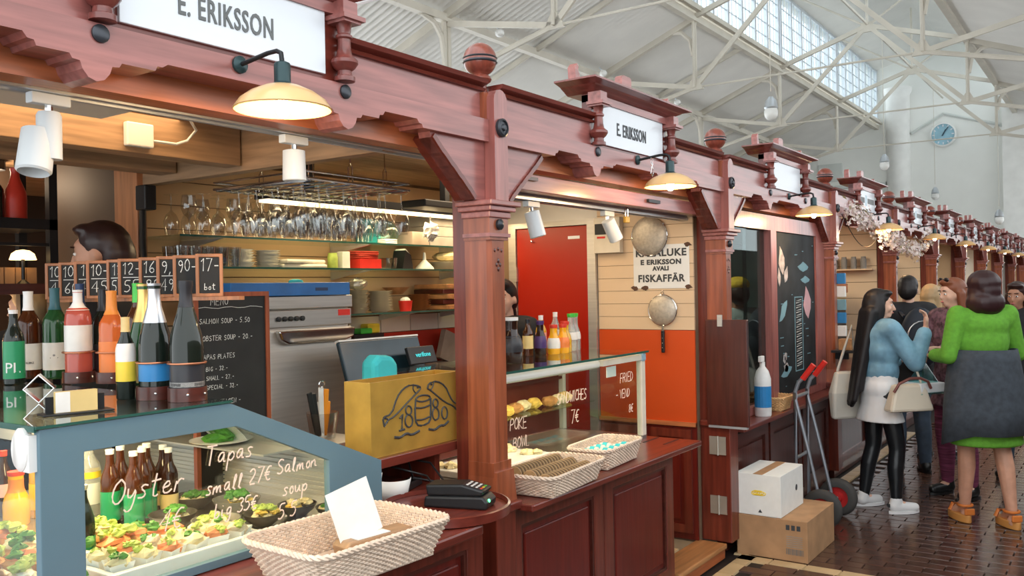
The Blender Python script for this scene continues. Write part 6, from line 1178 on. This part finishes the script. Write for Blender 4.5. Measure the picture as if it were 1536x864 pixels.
    def shoes(s, m, sole, h=.0, boot=0.):
        for sd in (-1, 1):
            a = s.L[sd][2]; mb = MB().cap((a[0], a[1] - .02, .055), (a[0] + sd * .02, a[1] + .135, .042), .042, .036); mb.cap((a[0], a[1] - .015, .05), (a[0], a[1], .10 + boot), .043, .044)
            o = flesh('shoe', mb, m, s.t, .009, 3)
            p = [(a[0] + sd * .01 + .046 * cos(q * pi / 8) * (1.0 if sin(q * pi / 8) > -.2 else .85), a[1] + .055 + .125 * sin(q * pi / 8)) for q in range(16)]; part('sole', MB().prism(p, 0.002, .022 + h, 'xy'), sole, o, smooth=40)
# woman in denim jacket
LJ = {-1: ((-.09, 0, .90), (-.10, .0, .48), (-.125, -.075, .075)), 1: ((.09, 0, .90), (.115, .06, .48), (.135, .03, .075))}
AJ = {-1: ((-.165, 0, 1.375), (-.23, .04, 1.10), (-.10, .24, 1.12)), 1: ((.165, 0, 1.375), (.25, .13, 1.13), (.22, .24, 1.38))}
J = Fig('woman with very long black hair in blue denim jacket and leather leggings', (6.76, 1.48, 0), (.70, -.70), 1.60, radians(-28), .06, LJ, AJ, 'skin_light', .0075)
J.body({1: ((-.05, .1, 1), (.3, .9, 0), .55), -1: ((.2, 1, .2), (-.3, 0, 1), .5)}); J.hair('hair_black', 'long')
J.trousers('leather_black', .004, .96, 'leggings'); J.top('cotton_white', .016, 0.2, 'shirt', .85, (.68, .215)); J.top('denim', .034, .85, 'denim_jacket', 1.0)
for sd in (-1, 1): flesh('rolled_cuff', MB().cap(lerp(J.A[sd][1], J.A[sd][2], .68), lerp(J.A[sd][1], J.A[sd][2], .84), .056, .056), 'denim', J.t, .011, 2)
mb = MB().lathe([(.10, 1.41), (.085, 1.455), (.075, 1.45), (.085, 1.41)], 16, cap=False); part('collar', mb, 'denim', J.t, smooth=40)
J.shoes('cotton_white', 'cotton_white')
for sd in (-1, 1): a = LJ[sd][2]; part('heel_tab', MB().box(a[0] - .014, a[0] + .014, a[1] - .068, a[1] - .060, .05, .075), 'letter', J.t)
def bag_local(f, name, lab, cat, off, rz):
    p = f.t.matrix_basis @ Vector(off); p = Matrix.Translation(f.t.location) @ Matrix.Rotation(f.t.rotation_euler.z, 4, 'Z') @ (Vector(off) * f.t.scale[0]); return thing(name, lab, cat, tuple(p), f.t.rotation_euler.z + rz)
hb = bag_local(J, 'handbag', 'cream leather handbag hanging at the denim jacket woman\'s hip', 'handbag', (.262, .06, .78), radians(90))
part('body', MB().add([(-.17, -.055, 0), (.17, -.055, 0), (.17, .055, 0), (-.17, .055, 0), (-.115, -.035, .19), (.115, -.035, .19), (.115, .035, .19), (-.115, .035, .19)], [(3, 2, 1, 0), (4, 5, 6, 7), (0, 1, 5, 4), (1, 2, 6, 5), (2, 3, 7, 6), (3, 0, 4, 7)]), 'bag_cream', hb, bevel=.02); mat('strap_brown', (.16, .05, .04), .45)
part('handle', MB().tube([(-.14, -.045, .14), (-.11, -.06, .20), (-.03, -.065, .235), (.05, -.065, .235), (.11, -.06, .21), (.14, -.05, .16)], .010, 8), 'strap_brown', hb, smooth=60); part('strap', MB().tube([(.10, 0, .19), (.05, .02, .36), (-.02, .05, .52), (-.06, .09, .60)], .008, 6), 'bag_cream', hb, smooth=60)
tt = bag_local(J, 'tote_bag', 'white cloth tote bag on the long haired woman\'s far shoulder', 'tote bag', (-.235, -.13, .66), radians(90)); part('sack', MB().add([(-.13, -.03, 0), (.15, -.03, 0.01), (.15, .03, 0), (-.13, .03, .01), (-.14, -.05, .2), (.15, -.05, .2), (.15, .04, .2), (-.14, .04, .2), (-.10, -.02, .36), (.12, -.02, .36), (.12, .02, .36), (-.10, .02, .36)], [(3, 2, 1, 0), (0, 1, 5, 4), (1, 2, 6, 5), (2, 3, 7, 6), (3, 0, 4, 7), (4, 5, 9, 8), (5, 6, 10, 9), (6, 7, 11, 10), (7, 4, 8, 11), (8, 9, 10, 11)]), 'tote_cloth', tt, bevel=.02)
part('handles', MB().tube([(-.08, 0, .36), (-.03, -.03, .55), (.0, -.07, .70), (.04, -.03, .55), (.10, 0, .36)], .010, 6), 'tote_cloth', tt, smooth=60)
# woman in green
LG = {-1: ((-.09, 0, .93), (-.10, .05, .52), (-.095, .09, .125)), 1: ((.09, 0, .93), (.10, -.02, .52), (.105, -.11, .125))}
AG = {-1: ((-.17, 0, 1.40), (-.24, -.01, 1.13), (-.24, .21, 1.12)), 1: ((.17, 0, 1.40), (.26, .05, 1.13), (.20, .24, 1.10))}
G = Fig('woman in green knit dress with grey jacket tied around her waist', (6.68, .80, 0), (.80, .60), 1.70, radians(14), .02, LG, AG, 'skin_warm', .0075)
G.body({-1: ((-.1, 1, -.05), (0, 0, 1), .75), 1: ((-.1, 1, 0), (0, 0, 1), .6)}); G.hair('hair_burgundy', 'bob')
mb = G.torso(.022, .85); [G.arm(mb, sd, .018, .80) for sd in (-1, 1)]; mb.lathe([(.235, .54), (.225, .70), (.195, .90), (.17, 1.05)], 24, (0, -.01, 0), sy=.80); mb.lathe([(.07, 1.41), (.06, 1.45)], 14); flesh('green_dress', mb, 'knit_green', G.t, .011, 5)
mb = MB(); n = 28; vs = []; fs = []
for k, (z, r) in enumerate(((1.17, .195), (1.10, .212), (.95, .235), (.78, .258), (.62, .275))):
    for i in range(n): a = 2 * pi * i / n; q = 1 + .05 * sin(5 * a + k) * k / 4; vs.append((r * q * cos(a), -.01 + r * q * .80 * sin(a), z - (.10 * max(0, cos(a - 2.4)) if k == 4 else 0)))
for k in range(4):
    for i in range(n): j = (i + 1) % n; fs.append((k * n + i, k * n + j, (k + 1) * n + j, (k + 1) * n + i))
o = part('tied_jacket', MB().add(vs, fs), 'wool_grey', G.t, smooth=70); o.modifiers.new('s', 'SOLIDIFY').thickness = .012
flesh('jacket_sleeve', MB().cap((-.10, .17, 1.12), (-.05, .24, .80), .035, .03).cap((.0, .17, 1.13), (.06, .23, .82), .035, .03), 'wool_grey', G.t, .012, 3)
for sd in (-1, 1):
    a = LG[sd][2]; p = [(a[0] + sd * .008 + .046 * cos(q * pi / 10), a[1] + .055 + .125 * sin(q * pi / 10)) for q in range(20)]
    so = part('platform_sole', MB().prism(p, .002, .055, 'xy'), 'wood_sole', G.t, smooth=40, bevel=.006); part('sandal_strap', MB().tube([(a[0] - .05, a[1] + .10, .058), (a[0] - .03, a[1] + .10, .10), (a[0] + .03, a[1] + .10, .10), (a[0] + .055, a[1] + .10, .058)], .013, 6), 'sandal_orange', so, smooth=60); part('ankle_strap', MB().tube([(a[0] + .045 * cos(q * pi / 8), a[1] + .045 * sin(q * pi / 8), .115) for q in range(17)], .009, 6), 'sandal_orange', so, smooth=60); part('heel_cup', MB().box(a[0] - .035, a[0] + .035, a[1] - .066, a[1] - .05, .055, .10), 'sandal_orange', so, bevel=.012)
G.b.location.z = .0
tk = bag_local(G, 'takeaway_box', 'white takeaway box in a plastic bag hanging from the green woman\'s hand', 'takeaway box', (-.25, .315, .855), .3); part('box', MB().box(-.11, .11, -.09, .09, 0, .07), 'cotton_white', tk, bevel=.008); part('bag', MB().add([(-.115, -.095, -.01), (.115, -.095, -.01), (.115, .095, -.01), (-.115, .095, -.01), (-.01, -.008, .22), (.01, -.008, .22), (.01, .008, .22), (-.01, .008, .22)], [(3, 2, 1, 0), (0, 1, 5, 4), (1, 2, 6, 5), (2, 3, 7, 6), (3, 0, 4, 7)]), 'poly_bag', tk, bevel=.01); part('knot', MB().cap((0, 0, .2), (0, 0, .26), .012, .018), 'cotton_white', tk, smooth=60)
solo_cup = bag_local(G, 'paper_cup', 'white paper napkin held in the green woman\'s hand', 'napkin', (-.255, .335, 1.10), 0); part('cone', MB().lathe([(.012, 0), (.035, .10), (.03, .11)], 10), 'paper', solo_cup, smooth=40)
# person with backpack
P = Fig('person in black jacket with dark backpack seen from behind', (8.2, 1.55, 0), (.86, .5), 1.70, radians(-25), .05); P.body(); P.hair('hair_black'); P.top('cloth_black', .035, .95, 'jacket', .85, (.78, .20)); P.trousers('denim_dark', .012, .96); P.shoes('boot_black', 'boot_black')
bp = bag_local(P, 'backpack', 'dark navy backpack with curved zip worn by the black jacket person', 'backpack', (0, -.25, .92), 0); part('sack', MB().ell((0, 0, .24), (.16, .10, .26), 18, 12), 'backpack', bp, smooth=60); part('pocket', MB().ell((0, -.07, .14), (.13, .06, .12), 14, 10), 'backpack', bp, smooth=60); part('zip', MB().tube([(.13 * cos(a * pi / 10), -.085, .26 + .13 * sin(a * pi / 10)) for a in range(11)], .006, 5), 'aluminium', bp); part('strap', MB().tube([(-.10, .07, .42), (-.11, .2, .48), (-.11, .33, .40)], .016, 6).tube([(.10, .07, .42), (.11, .2, .48), (.11, .33, .40)], .016, 6), 'backpack', bp, smooth=60)
# auburn haired woman
R = Fig('auburn haired woman with sunglasses on her head and striped trousers', (7.45, 1.08, 0), (-.80, .5), 1.67, radians(-15), .12, None, {-1: ((-.165, 0, 1.375), (-.21, .05, 1.10), (-.08, .24, 1.15)), 1: ((.165, 0, 1.375), (.21, .05, 1.10), (.08, .24, 1.12))}); R.body({-1: ((0, 1, .2), (0, 0, 1), .6), 1: ((0, 1, .2), (0, 0, 1), .6)}); R.hair('hair_red', 'shoulder'); R.top('blouse_pattern', .028, .9, 'blouse', .85, (.70, .22)); R.trousers('stripe_purple', .01, .9); R.shoes('boot_black', 'boot_black', .0, .06)
sg = MB()
for sd in (-1, 1): R.hell(sg, (sd * .034, .062, 1.665), (.030, .012, .018))
part('sunglasses', sg, 'eye_dark', R.t, smooth=60)
E_ = Fig('dark haired person in dark coat behind the green dressed woman', (8.35, .74, 0), (-.9, .25), 1.63, 0, .1, skin='skin_brown'); E_.body(); E_.hair('hair_dark', 'shoulder'); E_.top('cloth_black', .035, .95, 'coat', .85, (.60, .24)); E_.trousers('denim_dark'); E_.shoes('boot_black', 'boot_black')
K = Fig('light haired woman standing beyond the backpack', (9.0, 1.50, 0), (.7, -.3), 1.62, 0, .05); K.body(); K.hair('hair_blond', 'shoulder'); K.top('cloth_white', .03, .95, 'coat', .85, (.62, .23)); K.trousers('denim_dark'); K.shoes('boot_black', 'boot_black')
# vendors and visitors in the background
V1 = Fig('vendor with short dark hair behind the price signs', (2.08, 3.56, .09), (-.66, .75), 1.88, radians(0), .12, skin='skin_warm'); V1.body(); V1.hair('hair_dark'); V1.top('cloth_black', .025, .9, 'shirt'); V1.trousers('cloth_black'); V1.shoes('boot_black', 'boot_black')
V2 = Fig('vendor with black hair bending behind the sandwich case', (4.46, 3.16, .09), (-.95, -.1), 1.62, radians(10), .35, skin='skin_light'); V2.body(); V2.hair('hair_black', 'tail'); V2.top('cloth_black', .025, .9, 'shirt'); V2.trousers('cloth_black'); V2.shoes('boot_black', 'boot_black')
B_ = Fig('blond man seen from behind beyond the wine bottles', (2.42, 4.90, 0), (-.3, .9), 1.72, radians(15), .05); B_.body(); B_.hair('hair_blond'); B_.top('cloth_black', .03, .9, 'jacket'); B_.trousers('denim_dark'); B_.shoes('boot_black', 'boot_black')
W_ = Fig('person with yellow headscarf and grey shirt behind the shop window', (6.62, 2.48, 0), (.7, .5), 1.70, 0, .1, skin='skin_brown'); W_.body(); W_.hair('hair_dark'); W_.top('grey_shirt', .03, .5, 'shirt', .85, (.80, .19)); W_.trousers('denim_dark'); W_.shoes('boot_black', 'boot_black'); mb = MB(); W_.hell(mb, (0, -.02, 1.63), (.092, .11, .065)); flesh('headscarf', mb, 'scarf_yellow', W_.t, .009, 3)
